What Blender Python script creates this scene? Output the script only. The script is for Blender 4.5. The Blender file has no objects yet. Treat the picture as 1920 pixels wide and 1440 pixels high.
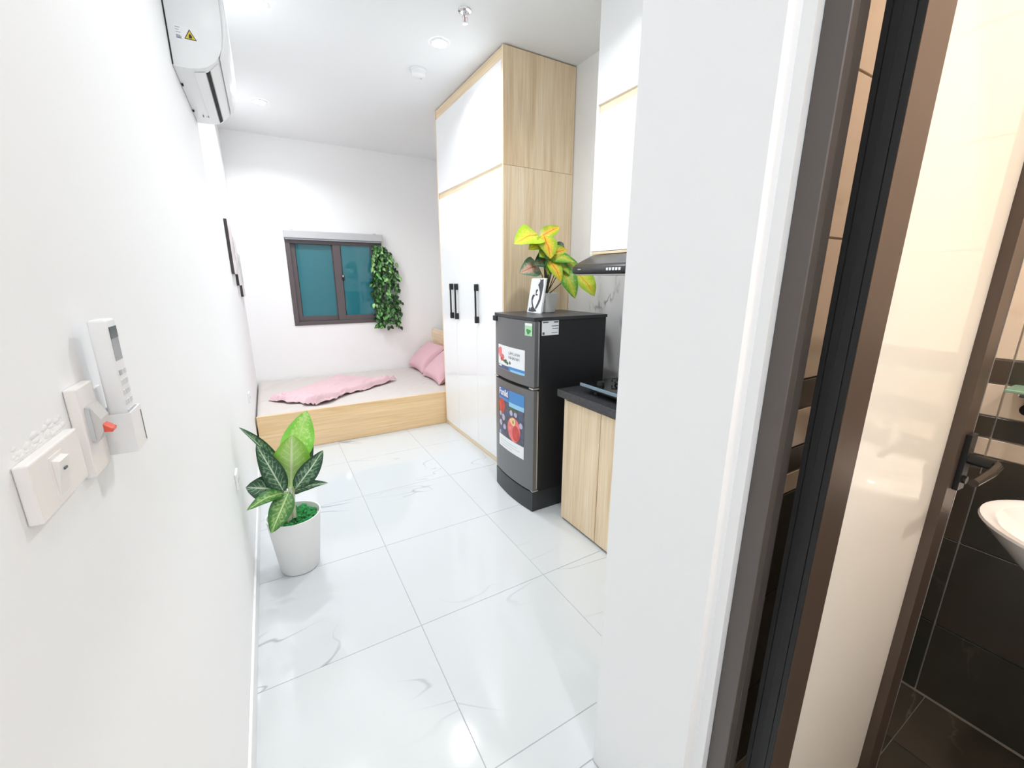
import bpy, bmesh, math, random
from mathutils import Vector, Matrix
random.seed(7)
C = bpy.context.scene.collection
SC = bpy.context.scene

# ------------------------------------------------------------------ camera, world, exposure
cam = bpy.data.cameras.new('camera')
cam.sensor_width = 36.0
cam.sensor_fit = 'HORIZONTAL'
cam.lens = 36.0 * 775.37 / 1920.0
cam.clip_start = 0.01
co = bpy.data.objects.new('camera', cam)
C.objects.link(co)
yaw, pit, rol = 0.525991, 0.245920, 0.001506
fw = Vector((math.sin(yaw) * math.cos(pit), math.cos(yaw) * math.cos(pit), -math.sin(pit)))
rt = Vector((math.cos(yaw), -math.sin(yaw), 0))
up = rt.cross(fw)
r2 = math.cos(rol) * rt + math.sin(rol) * up
u2 = -math.sin(rol) * rt + math.cos(rol) * up
m = Matrix((r2, u2, -fw)).transposed().to_4x4()
m.translation = Vector((0.2, 0.0, 1.364))
co.matrix_world = m
SC.camera = co

w = bpy.data.worlds.new('world')
SC.world = w
w.use_nodes = True
w.node_tree.nodes['Background'].inputs[0].default_value = (0.02, 0.03, 0.045, 1)
w.node_tree.nodes['Background'].inputs[1].default_value = 1.0

vs = SC.view_settings
vs.view_transform = 'Standard'
vs.look = 'None'
vs.gamma = 1.0
vs.use_curve_mapping = False
vs.exposure = 1.36
SC.cycles.diffuse_bounces = 6        # white rooms live on bounced light
LAMPS = dict(bed=5.2, aircon=2.5, wardrobe=3.8, corridor=0.8, kitchen=3.6, entrance=3.1)   # watts of the cool white downlights, entrance being an added fill
BATH_W = 4.9         # warm bathroom downlights, the one at the end wall added
COOL = (0.97, 0.985, 1.0)
WARM = (1.0, 0.935, 0.87)

# ------------------------------------------------------------------ materials
MATS = {}


def lin(c):
    return tuple(((v / 255) / 12.92 if v / 255 <= 0.04045 else ((v / 255 + 0.055) / 1.055) ** 2.4) for v in c) + (1,)


def mat(name, rgb, rough=0.5, metal=0.0, spec=0.5, coat=0.0, bump=0.0, bscale=60, var=0.0, vscale=4, trans=0.0, emit=None, alpha=None):
    """plain principled with optional noise colour variation and fine bump"""
    if name in MATS:
        return MATS[name]
    mt = bpy.data.materials.new(name)
    mt.use_nodes = True
    nt = mt.node_tree
    b = nt.nodes['Principled BSDF']
    col = lin(rgb)
    b.inputs['Base Color'].default_value = col
    b.inputs['Roughness'].default_value = rough
    b.inputs['Metallic'].default_value = metal
    b.inputs['Specular IOR Level'].default_value = spec
    b.inputs['Coat Weight'].default_value = coat
    b.inputs['Coat Roughness'].default_value = 0.05
    b.inputs['Transmission Weight'].default_value = trans
    tc = nt.nodes.new('ShaderNodeTexCoord')
    if var > 0:
        n = nt.nodes.new('ShaderNodeTexNoise')
        n.inputs['Scale'].default_value = vscale
        n.inputs['Detail'].default_value = 5
        nt.links.new(tc.outputs['Object'], n.inputs['Vector'])
        r = nt.nodes.new('ShaderNodeValToRGB')
        r.color_ramp.elements[0].position = 0.3
        r.color_ramp.elements[1].position = 0.7
        r.color_ramp.elements[0].color = tuple(c * (1 - var) for c in col[:3]) + (1,)
        r.color_ramp.elements[1].color = tuple(min(1, c * (1 + var)) for c in col[:3]) + (1,)
        nt.links.new(n.outputs['Fac'], r.inputs['Fac'])
        nt.links.new(r.outputs['Color'], b.inputs['Base Color'])
    if bump > 0:
        n = nt.nodes.new('ShaderNodeTexNoise')
        n.inputs['Scale'].default_value = bscale
        n.inputs['Detail'].default_value = 4
        nt.links.new(tc.outputs['Object'], n.inputs['Vector'])
        bp = nt.nodes.new('ShaderNodeBump')
        bp.inputs['Strength'].default_value = bump
        bp.inputs['Distance'].default_value = 0.002
        nt.links.new(n.outputs['Fac'], bp.inputs['Height'])
        nt.links.new(bp.outputs['Normal'], b.inputs['Normal'])
    if emit:
        b.inputs['Emission Color'].default_value = emit[0] + (1,)
        b.inputs['Emission Strength'].default_value = emit[1]
    MATS[name] = mt
    return mt


def wood(name, axis, light, mid, dark, rough=0.42):
    """laminated oak: streaks stretched along one axis"""
    mt = bpy.data.materials.new(name)
    mt.use_nodes = True
    nt = mt.node_tree
    b = nt.nodes['Principled BSDF']
    b.inputs['Roughness'].default_value = rough
    tc = nt.nodes.new('ShaderNodeTexCoord')
    oi = nt.nodes.new('ShaderNodeObjectInfo')
    mul = nt.nodes.new('ShaderNodeMath'); mul.operation = 'MULTIPLY'; mul.inputs[1].default_value = 17.0
    nt.links.new(oi.outputs['Random'], mul.inputs[0])
    add = nt.nodes.new('ShaderNodeVectorMath'); add.operation = 'ADD'
    nt.links.new(tc.outputs['Object'], add.inputs[0]); nt.links.new(mul.outputs[0], add.inputs[1])
    mp = nt.nodes.new('ShaderNodeMapping')
    sc = [14.0, 14.0, 14.0]; sc['xyz'.index(axis)] = 0.9
    mp.inputs['Scale'].default_value = sc
    nt.links.new(add.outputs[0], mp.inputs['Vector'])
    n1 = nt.nodes.new('ShaderNodeTexNoise'); n1.inputs['Scale'].default_value = 1.0; n1.inputs['Detail'].default_value = 7; n1.inputs['Roughness'].default_value = 0.62; n1.inputs['Distortion'].default_value = 0.7
    nt.links.new(mp.outputs[0], n1.inputs['Vector'])
    mp2 = nt.nodes.new('ShaderNodeMapping')
    sc = [130.0, 130.0, 130.0]; sc['xyz'.index(axis)] = 3.0
    mp2.inputs['Scale'].default_value = sc
    nt.links.new(add.outputs[0], mp2.inputs['Vector'])
    n2 = nt.nodes.new('ShaderNodeTexNoise'); n2.inputs['Scale'].default_value = 1.0; n2.inputs['Detail'].default_value = 3
    nt.links.new(mp2.outputs[0], n2.inputs['Vector'])
    r = nt.nodes.new('ShaderNodeValToRGB')
    e = r.color_ramp.elements
    e[0].position = 0.28; e[0].color = lin(dark)
    e[1].position = 0.72; e[1].color = lin(light)
    x = e.new(0.48); x.color = lin(mid)
    nt.links.new(n1.outputs['Fac'], r.inputs['Fac'])
    mx = nt.nodes.new('ShaderNodeMix'); mx.data_type = 'RGBA'; mx.blend_type = 'MULTIPLY'
    r2_ = nt.nodes.new('ShaderNodeValToRGB')
    r2_.color_ramp.elements[0].position = 0.3; r2_.color_ramp.elements[0].color = (0.80, 0.78, 0.74, 1)
    r2_.color_ramp.elements[1].position = 0.6; r2_.color_ramp.elements[1].color = (1, 1, 1, 1)
    nt.links.new(n2.outputs['Fac'], r2_.inputs['Fac'])
    mx.inputs['Factor'].default_value = 0.7
    nt.links.new(r.outputs['Color'], mx.inputs['A']); nt.links.new(r2_.outputs['Color'], mx.inputs['B'])
    nt.links.new(mx.outputs['Result'], b.inputs['Base Color'])
    bp = nt.nodes.new('ShaderNodeBump'); bp.inputs['Strength'].default_value = 0.15; bp.inputs['Distance'].default_value = 0.001
    nt.links.new(n2.outputs['Fac'], bp.inputs['Height']); nt.links.new(bp.outputs['Normal'], b.inputs['Normal'])
    MATS[name] = mt
    return mt


def marble(name, base, vein, scale, width, rough, strength=1.0, tint=None, det=6, dist=0.4):
    """stone with thin wandering veins; each piece gets its own cut of the pattern"""
    mt = bpy.data.materials.new(name)
    mt.use_nodes = True
    nt = mt.node_tree
    b = nt.nodes['Principled BSDF']
    b.inputs['Roughness'].default_value = rough
    tc = nt.nodes.new('ShaderNodeTexCoord')
    oi = nt.nodes.new('ShaderNodeObjectInfo')
    mul = nt.nodes.new('ShaderNodeMath'); mul.operation = 'MULTIPLY'; mul.inputs[1].default_value = 31.0
    nt.links.new(oi.outputs['Random'], mul.inputs[0])
    add = nt.nodes.new('ShaderNodeVectorMath'); add.operation = 'ADD'
    nt.links.new(tc.outputs['Object'], add.inputs[0]); nt.links.new(mul.outputs[0], add.inputs[1])
    mp = nt.nodes.new('ShaderNodeMapping'); mp.inputs['Rotation'].default_value = (0.3, 0.2, 0.55); mp.inputs['Scale'].default_value = (1.0, 2.3, 1.6)
    nt.links.new(add.outputs[0], mp.inputs['Vector'])
    n = nt.nodes.new('ShaderNodeTexNoise'); n.inputs['Scale'].default_value = scale; n.inputs['Detail'].default_value = det; n.inputs['Roughness'].default_value = 0.5; n.inputs['Distortion'].default_value = dist
    nt.links.new(mp.outputs[0], n.inputs['Vector'])
    s = nt.nodes.new('ShaderNodeMath'); s.operation = 'SUBTRACT'; s.inputs[1].default_value = 0.5
    nt.links.new(n.outputs['Fac'], s.inputs[0])
    a = nt.nodes.new('ShaderNodeMath'); a.operation = 'ABSOLUTE'; nt.links.new(s.outputs[0], a.inputs[0])
    r = nt.nodes.new('ShaderNodeMapRange'); r.interpolation_type = 'SMOOTHSTEP'
    r.inputs['From Min'].default_value = 0.0; r.inputs['From Max'].default_value = width
    r.inputs['To Min'].default_value = 1.0; r.inputs['To Max'].default_value = 0.0
    nt.links.new(a.outputs[0], r.inputs['Value'])
    n2 = nt.nodes.new('ShaderNodeTexNoise'); n2.inputs['Scale'].default_value = scale * 1.7; n2.inputs['Detail'].default_value = 2
    nt.links.new(add.outputs[0], n2.inputs['Vector'])
    r2_ = nt.nodes.new('ShaderNodeMapRange'); r2_.interpolation_type = 'SMOOTHSTEP'
    r2_.inputs['From Min'].default_value = 0.5; r2_.inputs['From Max'].default_value = 0.68
    r2_.inputs['To Max'].default_value = strength
    nt.links.new(n2.outputs['Fac'], r2_.inputs['Value'])
    mm = nt.nodes.new('ShaderNodeMath'); mm.operation = 'MULTIPLY'
    nt.links.new(r.outputs[0], mm.inputs[0]); nt.links.new(r2_.outputs[0], mm.inputs[1])
    base_out = None
    cl = nt.nodes.new('ShaderNodeMix'); cl.data_type = 'RGBA'
    cl.inputs['A'].default_value = lin(base); cl.inputs['B'].default_value = lin(tint or base)
    n3 = nt.nodes.new('ShaderNodeTexNoise'); n3.inputs['Scale'].default_value = scale * 0.8; n3.inputs['Detail'].default_value = 4
    nt.links.new(add.outputs[0], n3.inputs['Vector'])
    nt.links.new(n3.outputs['Fac'], cl.inputs['Factor'])
    mx = nt.nodes.new('ShaderNodeMix'); mx.data_type = 'RGBA'
    mx.inputs['B'].default_value = lin(vein)
    nt.links.new(cl.outputs['Result'], mx.inputs['A'])
    nt.links.new(mm.outputs[0], mx.inputs['Factor'])
    nt.links.new(mx.outputs['Result'], b.inputs['Base Color'])
    MATS[name] = mt
    return mt


def leaf_mat(name, c_edge, c_mid, c_vein, c_spot, veins=9.0, spot=0.5, rnd=0.0, VS=0.5):
    """leaf blade drawn over its own UV: midrib, side veins, mottling"""
    mt = bpy.data.materials.new(name)
    mt.use_nodes = True
    nt = mt.node_tree
    b = nt.nodes['Principled BSDF']
    b.inputs['Roughness'].default_value = 0.4
    b.inputs['Subsurface Weight'].default_value = 0.0
    L = nt.links.new

    def math_(op, a, c=None):
        n = nt.nodes.new('ShaderNodeMath'); n.operation = op
        for i, v in enumerate((a, c)):
            if v is None:
                continue
            if isinstance(v, (int, float)):
                n.inputs[i].default_value = v
            else:
                L(v, n.inputs[i])
        return n.outputs[0]
    uv = nt.nodes.new('ShaderNodeUVMap')
    sp = nt.nodes.new('ShaderNodeSeparateXYZ'); L(uv.outputs[0], sp.inputs[0])
    d = math_('ABSOLUTE', math_('SUBTRACT', sp.outputs[0], 0.5))           # 0 at midrib .. 0.5 at edge

    def smooth(v, a, c, t0, t1):
        r = nt.nodes.new('ShaderNodeMapRange'); r.interpolation_type = 'SMOOTHSTEP'
        L(v, r.inputs['Value'])
        for k, x in zip(('From Min', 'From Max', 'To Min', 'To Max'), (a, c, t0, t1)):
            r.inputs[k].default_value = x
        return r.outputs[0]
    rib = smooth(d, 0.015, 0.05, 1.0, 0.0)
    ph = math_('ADD', math_('MULTIPLY', sp.outputs[1], veins), math_('MULTIPLY', d, -4.5))
    fr = math_('ABSOLUTE', math_('SUBTRACT', math_('FRACT', ph), 0.5))
    sv = math_('MULTIPLY', smooth(fr, 0.02, 0.13, 1.0, 0.0), smooth(d, 0.12, 0.45, VS, 0.0))
    vv = math_('MAXIMUM', rib, sv)
    tc = nt.nodes.new('ShaderNodeTexCoord')
    nz = nt.nodes.new('ShaderNodeTexNoise'); nz.inputs['Scale'].default_value = 70; nz.inputs['Detail'].default_value = 3
    L(tc.outputs['Object'], nz.inputs['Vector'])
    sm = math_('MULTIPLY', smooth(nz.outputs['Fac'], 0.5, 0.6, 0.0, spot), smooth(d, 0.3, 0.46, 1.0, 0.0))
    m1 = nt.nodes.new('ShaderNodeMix'); m1.data_type = 'RGBA'
    m1.inputs['A'].default_value = lin(c_mid); m1.inputs['B'].default_value = lin(c_edge)
    L(smooth(d, 0.1, 0.4, 0.0, 1.0), m1.inputs['Factor'])
    m2 = nt.nodes.new('ShaderNodeMix'); m2.data_type = 'RGBA'; m2.inputs['B'].default_value = lin(c_spot)
    L(m1.outputs['Result'], m2.inputs['A']); L(sm, m2.inputs['Factor'])
    m3 = nt.nodes.new('ShaderNodeMix'); m3.data_type = 'RGBA'; m3.inputs['B'].default_value = lin(c_vein)
    L(m2.outputs['Result'], m3.inputs['A']); L(vv, m3.inputs['Factor'])
    out = m3.outputs['Result']
    if rnd > 0:
        oi = nt.nodes.new('ShaderNodeObjectInfo')
        hs = nt.nodes.new('ShaderNodeHueSaturation')
        L(out, hs.inputs['Color'])
        r = nt.nodes.new('ShaderNodeMapRange'); L(oi.outputs['Random'], r.inputs['Value'])
        r.inputs['To Min'].default_value = 1 - rnd; r.inputs['To Max'].default_value = 1 + rnd
        L(r.outputs[0], hs.inputs['Value'])
        out = hs.outputs['Color']
    L(out, b.inputs['Base Color'])
    MATS[name] = mt
    return mt


PAINT = mat('wall_paint', (246, 247, 248), 0.6, bump=0.12, bscale=90)
PAINT_C = mat('ceiling_paint', (236, 238, 239), 0.7, bump=0.05, bscale=60)
OAK_V = wood('oak_vertical', 'z', (248, 230, 202), (239, 217, 183), (220, 192, 152))
OAK_H = wood('oak_horizontal', 'x', (243, 214, 172), (237, 203, 155), (219, 180, 128))
OAK_Y = wood('oak_lengthwise', 'y', (248, 230, 202), (239, 217, 183), (220, 192, 152))
LAM = mat('white_laminate', (244, 245, 246), 0.12, coat=0.3)
WPLAST = mat('white_plastic', (238, 239, 240), 0.35)
SWPLAST = mat('switch_plastic', (240, 236, 233), 0.35)
GPLAST = mat('grey_plastic', (200, 204, 206), 0.4)
BLACKP = mat('black_plastic', (20, 21, 22), 0.35)
DARKG = mat('dark_gap', (30, 31, 32), 0.7)
FR_SIDE = mat('fridge_side', (30, 31, 33), 0.45, bump=0.2, bscale=300)
FR_DOOR = mat('fridge_door', (118, 119, 121), 0.3, metal=0.5, bump=0.03, bscale=200)
CHROME = mat('chrome', (225, 226, 228), 0.15, metal=1.0)
SILVER = mat('silver_trim', (205, 205, 203), 0.3, metal=0.8)
FRAME_W = mat('window_aluminium', (96, 88, 90), 0.45, metal=0.2)
BRONZE = mat('bronze_aluminium', (100, 94, 90), 0.42, metal=0.35, bump=0.05, bscale=400)
BRONZE2 = mat('brown_aluminium', (92, 78, 68), 0.38, metal=0.35, bump=0.05, bscale=400)
GASKET = mat('black_gasket', (14, 14, 15), 0.5)
TEAL = mat('teal_glass', (46, 116, 128), 0.03, spec=0.6)
CREAMG = mat('cream_glass', (246, 242, 232), 0.07, spec=0.5)
STONE = mat('black_granite', (58, 59, 62), 0.25, var=0.25, vscale=90)
HOODM = mat('hood_metal', (58, 59, 62), 0.3, metal=0.4)
HOBG = mat('hob_glass', (12, 14, 16), 0.04, spec=0.7)
HOBE = mat('hob_edge', (128, 150, 165), 0.25, metal=0.3)
CERAM = mat('white_ceramic', (246, 243, 240), 0.06, coat=0.5)
POTW = mat('white_pot', (240, 240, 240), 0.45)
FLOORT = marble('white_marble_tile', (212, 216, 218), (160, 164, 169), 0.8, 0.0055, 0.07, 0.8, (208, 213, 216), det=2.5, dist=1.0)
GROUT = mat('floor_grout', (176, 180, 182), 0.8)
SPLASH = marble('splash_marble', (236, 237, 239), (120, 122, 126), 2.2, 0.03, 0.12, 0.9, (224, 226, 229))
SLATE = marble('slate_tile', (26, 46, 41), (120, 110, 98), 1.8, 0.012, 0.3, 0.6, (100, 84, 72))
BEIGE = marble('beige_tile', (232, 216, 198), (214, 194, 172), 3.0, 0.05, 0.15, 0.6, (226, 210, 192))
BGROUT = mat('bath_grout', (214, 206, 194), 0.8)
LINEN = mat('taupe_sheet', (210, 203, 199), 0.9, bump=0.3, bscale=400)
PINK = mat('pink_cotton', (224, 192, 199), 0.9, bump=0.3, bscale=400)
PINKP = mat('pink_pillow', (219, 178, 187), 0.9, bump=0.3, bscale=400)
PAPER = mat('white_print', (240, 242, 244), 0.4)
LED = mat('led_lens', (255, 255, 255), 0.5, emit=((0.97, 0.985, 1.0), 25.0))
LEDW = mat('led_lens_warm', (255, 255, 255), 0.5, emit=((1.0, 0.8, 0.62), 25.0))


# ------------------------------------------------------------------ mesh helpers
def new_bm():
    return bmesh.new()


def box(bm, x0, x1, y0, y1, z0, z1, bev=0.0, seg=2):
    b = bmesh.new()
    vs_ = [b.verts.new(v) for v in ((x0, y0, z0), (x1, y0, z0), (x1, y1, z0), (x0, y1, z0), (x0, y0, z1), (x1, y0, z1), (x1, y1, z1), (x0, y1, z1))]
    for f in ((0, 3, 2, 1), (4, 5, 6, 7), (0, 1, 5, 4), (1, 2, 6, 5), (2, 3, 7, 6), (3, 0, 4, 7)):
        b.faces.new([vs_[i] for i in f])
    if bev > 0:
        bmesh.ops.bevel(b, geom=list(b.edges), offset=bev, segments=seg, affect='EDGES', profile=0.5)
    merge(bm, b)
    return bm


def merge(bm, b):
    me = bpy.data.meshes.new('tmp')
    b.to_mesh(me)
    b.free()
    bm.from_mesh(me)
    bpy.data.meshes.remove(me)


def bx(*a, **k):
    return box(new_bm(), *a, **k)


def prism(bm, pts, axis, a0, a1, bev=0.0):
    """extrude a closed 2-D outline along an axis; pts are the two other coordinates in xyz order"""
    b = bmesh.new()

    def p3(p, a):
        if axis == 'z':
            return (p[0], p[1], a)
        if axis == 'y':
            return (p[0], a, p[1])
        return (a, p[0], p[1])
    lo = [b.verts.new(p3(p, a0)) for p in pts]
    hi = [b.verts.new(p3(p, a1)) for p in pts]
    n = len(pts)
    b.faces.new(lo); b.faces.new(hi)
    for i in range(n):
        b.faces.new((lo[i], lo[(i + 1) % n], hi[(i + 1) % n], hi[i]))
    bmesh.ops.recalc_face_normals(b, faces=list(b.faces))
    if bev > 0:
        bmesh.ops.bevel(b, geom=list(b.edges), offset=bev, segments=2, affect='EDGES', profile=0.5)
    merge(bm, b)
    return bm


def lathe(bm, prof, cx, cy, n=32, sx=1.0, sy=1.0):
    """revolve (r, z) about a vertical axis"""
    b = bmesh.new()
    rings = []
    for r, z in prof:
        if r < 1e-6:
            rings.append([b.verts.new((cx, cy, z))])
        else:
            rings.append([b.verts.new((cx + sx * r * math.cos(2 * math.pi * i / n), cy + sy * r * math.sin(2 * math.pi * i / n), z)) for i in range(n)])
    for a, c in zip(rings, rings[1:]):
        for i in range(n):
            j = (i + 1) % n
            if len(a) == 1 and len(c) == 1:
                continue
            if len(a) == 1:
                b.faces.new((a[0], c[i], c[j]))
            elif len(c) == 1:
                b.faces.new((a[i], a[j], c[0]))
            else:
                b.faces.new((a[i], a[j], c[j], c[i]))
    bmesh.ops.recalc_face_normals(b, faces=list(b.faces))
    merge(bm, b)
    return bm


def tube(bm, pts, rad, n=10, r_end=None):
    b = bmesh.new()
    pts = [Vector(p) for p in pts]
    rings = []
    prev = None
    for k, p in enumerate(pts):
        d = (pts[min(k + 1, len(pts) - 1)] - pts[max(k - 1, 0)]).normalized()
        h = Vector((0, 0, 1)) if abs(d.z) < 0.9 else Vector((1, 0, 0))
        s = d.cross(h).normalized() if prev is None else (prev - d * prev.dot(d)).normalized()
        prev = s
        t = d.cross(s)
        rr = rad if r_end is None else rad + (r_end - rad) * k / (len(pts) - 1)
        rings.append([b.verts.new(p + s * rr * math.cos(2 * math.pi * i / n) + t * rr * math.sin(2 * math.pi * i / n)) for i in range(n)])
    for a, c in zip(rings, rings[1:]):
        for i in range(n):
            b.faces.new((a[i], a[(i + 1) % n], c[(i + 1) % n], c[i]))
    b.faces.new(rings[0]); b.faces.new(rings[-1])
    bmesh.ops.recalc_face_normals(b, faces=list(b.faces))
    merge(bm, b)
    return bm


def wpos(o):
    v = Vector((0, 0, 0))
    while o is not None:
        v = v + Vector(o.location)
        o = o.parent
    return v


def obj(name, bm, material, parent=None, smooth=False, origin=None):
    """link a bmesh (world coordinates) as one mesh object under its parent"""
    o_par = wpos(parent)
    org = Vector(origin) if origin else o_par.copy()
    if origin is None and parent is None:
        zs = [v.co for v in bm.verts]
        org = Vector(((min(v.x for v in zs) + max(v.x for v in zs)) / 2, (min(v.y for v in zs) + max(v.y for v in zs)) / 2, min(v.z for v in zs)))
    bmesh.ops.translate(bm, verts=list(bm.verts), vec=-org)
    me = bpy.data.meshes.new(name)
    bm.to_mesh(me)
    bm.free()
    if smooth:
        me.polygons.foreach_set('use_smooth', [True] * len(me.polygons))
        try:
            me.set_sharp_from_angle(angle=math.radians(35))
        except Exception:
            pass
    me.materials.append(material)
    o = bpy.data.objects.new(name, me)
    C.objects.link(o)
    o.parent = parent
    o.location = org - o_par
    return o


def tag(o, label, cat=None, group=None, kind=None):
    o['label'] = label
    if cat:
        o['category'] = cat
    if group:
        o['group'] = group
    if kind:
        o['kind'] = kind
    return o


def thing(name, label, cat, loc, group=None, kind=None):
    o = bpy.data.objects.new(name, None)
    o.empty_display_size = 0.05
    C.objects.link(o)
    o.location = loc
    return tag(o, label, cat, group, kind)


def flat(bm, pts):
    """one polygon from 3-D points"""
    b = bmesh.new()
    b.faces.new([b.verts.new(p) for p in pts])
    merge(bm, b)
    return bm


def text_bm(body, size, bold=0.0):
    """2-D glyph mesh laid in xy, left-bottom at 0,0"""
    cu = bpy.data.curves.new('glyphs', 'FONT')
    cu.body = body
    cu.size = size
    cu.offset = bold
    cu.resolution_u = 3
    t = bpy.data.objects.new('glyphs', cu)
    C.objects.link(t)
    dg = bpy.context.evaluated_depsgraph_get()
    me = bpy.data.meshes.new_from_object(t.evaluated_get(dg))
    b = bmesh.new()
    b.from_mesh(me)
    bpy.data.objects.remove(t)
    bpy.data.curves.remove(cu)
    bpy.data.meshes.remove(me)
    return b


# ------------------------------------------------------------------ ROOM SHELL
W, D, H = 2.13, 5.05, 2.72          # right wall, back wall, ceiling
Y0 = -1.25                          # wall behind the photographer
XB = 0.864                            # corridor face of the bathroom partition
BX = 1.976                          # bathroom far wall (behind its tiles)

wl = tag(obj('wall_left', bx(-0.12, 0, Y0 - 0.1, D + 0.12, -0.1, H), PAINT), 'long white painted wall running along the left side', 'wall', kind='structure')
tag(obj('wall_right', bx(W, W + 0.12, Y0 - 0.1, D + 0.12, -0.1, H), PAINT), 'white wall behind the wardrobe and kitchen', 'wall', kind='structure')
tag(obj('wall_front', bx(0, W, Y0 - 0.1, Y0, -0.1, H), PAINT), 'white wall behind the viewer', 'wall', kind='structure')
b = new_bm()
WX0, WX1, WZ0, WZ1 = 0.424, 1.400, 0.882, 1.858
box(b, 0, WX0, D, D + 0.12, -0.1, H); box(b, WX1, W, D, D + 0.12, -0.1, H)
box(b, WX0, WX1, D, D + 0.12, -0.1, WZ0); box(b, WX0, WX1, D, D + 0.12, WZ1, H)
tag(obj('wall_back', b, PAINT), 'white end wall with the window above the bed', 'wall', kind='structure')
tag(obj('ceiling', bx(-0.12, W + 0.12, Y0 - 0.1, D + 0.12, H, H + 0.1), PAINT_C), 'smooth white ceiling with recessed lights', 'ceiling', kind='structure')

# bathroom partition: far block with stepped plaster reveal, near stub, header over the door
b = new_bm()
prism(b, [(XB, 0.6655), (XB, 0.394), (0.889, 0.388), (0.889, 0.3685), (0.951, 0.3685), (0.951, 0.462), (W, 0.462), (W, 0.6655)], 'z', -0.1, H)
wp = tag(obj('wall_partition', b, PAINT), 'white wall end between kitchen and bathroom door', 'wall', kind='structure')
b = new_bm()
prism(b, [(XB, Y0), (XB, -0.391), (0.889, -0.385), (0.889, -0.366), (0.951, -0.366), (0.951, Y0)], 'z', -0.1, H)
box(b, XB, 0.951, -0.39, 0.393, 2.14, H)
tag(obj('wall_bathroom', b, PAINT), 'white wall over and beside the bathroom doorway', 'wall', kind='structure')

# floor: grout bed with single tiles
b = bx(0.0, 0.864, Y0, D, -0.1, -0.0015)
box(b, 0.864, W, 0.6655, D, -0.1, -0.0015)
fl = tag(obj('floor', b, GROUT), 'glossy white marble tile floor with thin grey joints', 'floor', kind='structure')
xs = [0.0, 0.582, 1.182, 1.782, W]
ys = [Y0] + [0.79 + 0.6 * k for k in range(-3, 0)] + [0.668] + [0.79 + 0.6 * k for k in range(0, 8)] + [D]
tile_cache = {}
g = 0.0012
for i in range(len(xs) - 1):
    for j in range(len(ys) - 1):
        x0, x1, y0, y1 = xs[i], xs[i + 1], ys[j], ys[j + 1]
        if x0 > 1.1 and y1 < 0.7:
            continue
        if x0 == 0.0 and abs(y1 - 0.668) < 1e-6:
            y1 = 0.79
        elif x0 == 0.0 and abs(y0 - 0.668) < 1e-6:
            continue
        if 0.5 < x0 < 1.1 and y1 < 0.7:
            x1 = 0.862
        key = (round(x1 - x0, 3), round(y1 - y0, 3))
        if key not in tile_cache:
            hx, hy = (x1 - x0) / 2 - g, (y1 - y0) / 2 - g
            tb = bx(-hx, hx, -hy, hy, -0.009, 0.0, bev=0.0008, seg=1)
            me = bpy.data.meshes.new('floor_tile'); tb.to_mesh(me); tb.free(); me.materials.append(FLOORT)
            tile_cache[key] = me
        t = bpy.data.objects.new('floor_tile', tile_cache[key])
        C.objects.link(t)
        t.parent = fl
        t.location = Vector(((x0 + x1) / 2, (y0 + y1) / 2, 0.0)) - Vector(fl.location)

tag(obj('baseboard_left', bx(0.0, 0.009, Y0, 3.66, 0.001, 0.085, bev=0.002), WPLAST), 'low white skirting along the left wall', 'baseboard', kind='structure')
# lumps of filler round the switch plates
b = new_bm()
for k in range(44):
    yy = random.uniform(0.485, 0.60); zz = 1.2165 + random.random() ** 2 * 0.012
    s = random.uniform(0.002, 0.005)
    bmesh.ops.create_icosphere(b, subdivisions=1, radius=s, matrix=Matrix.Translation((0.0, yy, zz)) @ Matrix.Diagonal((0.22, 2.2, 0.8, 1)))
o = obj('plaster_filler', b, PAINT, wl, smooth=True)
o['label'] = 'crumbly white filler above the switch plate'

# ------------------------------------------------------------------ BATHROOM SHELL (tiles)
ROWS = [(0.0, 0.272, SLATE), (0.272, 0.576, SLATE), (0.576, 0.865, SLATE), (0.865, 0.92, BEIGE), (0.92, 0.985, SLATE), (0.985, 1.08, BEIGE), (1.08, 1.15, SLATE),
        (1.15, 1.45, BEIGE), (1.45, 1.75, BEIGE), (1.75, 2.05, BEIGE), (2.05, 2.35, BEIGE), (2.35, 2.72, BEIGE)]


gb_ = 0.0022


def tiled_wall(name, label, axis, plane, a_edges, back):
    """wall core plus one object per tile. axis 'x': wall is a plane x=plane; 'y': plane y=plane. back = thickness direction"""
    if axis == 'x':
        core = bx(plane, plane + back, min(a_edges), max(a_edges), -0.1, H)
    else:
        core = bx(min(a_edges), max(a_edges), min(plane, plane + back), max(plane, plane + back), -0.1, H)
    wo = tag(obj(name, core, BGROUT), label, 'wall', kind='structure')
    s = 1 if back > 0 else -1
    for z0, z1, mt_ in ROWS:
        for a0, a1 in zip(a_edges, a_edges[1:]):
            if axis == 'x':
                tb = bx(plane - s * 0.009, plane + s * 0.001, a0 + gb_, a1 - gb_, z0 + gb_, z1 - gb_, bev=0.0008, seg=1)
            else:
                tb = bx(a0 + gb_, a1 - gb_, plane - s * 0.009 if s > 0 else plane - 0.001, plane + 0.001 if s > 0 else plane + 0.009, z0 + gb_, z1 - gb_, bev=0.0008, seg=1)
            c = [v.co for v in tb.verts]
            cen = sum(c, Vector()) / len(c)
            obj('wall_tile', tb, mt_, wo, origin=tuple(cen))
    return wo


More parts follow.
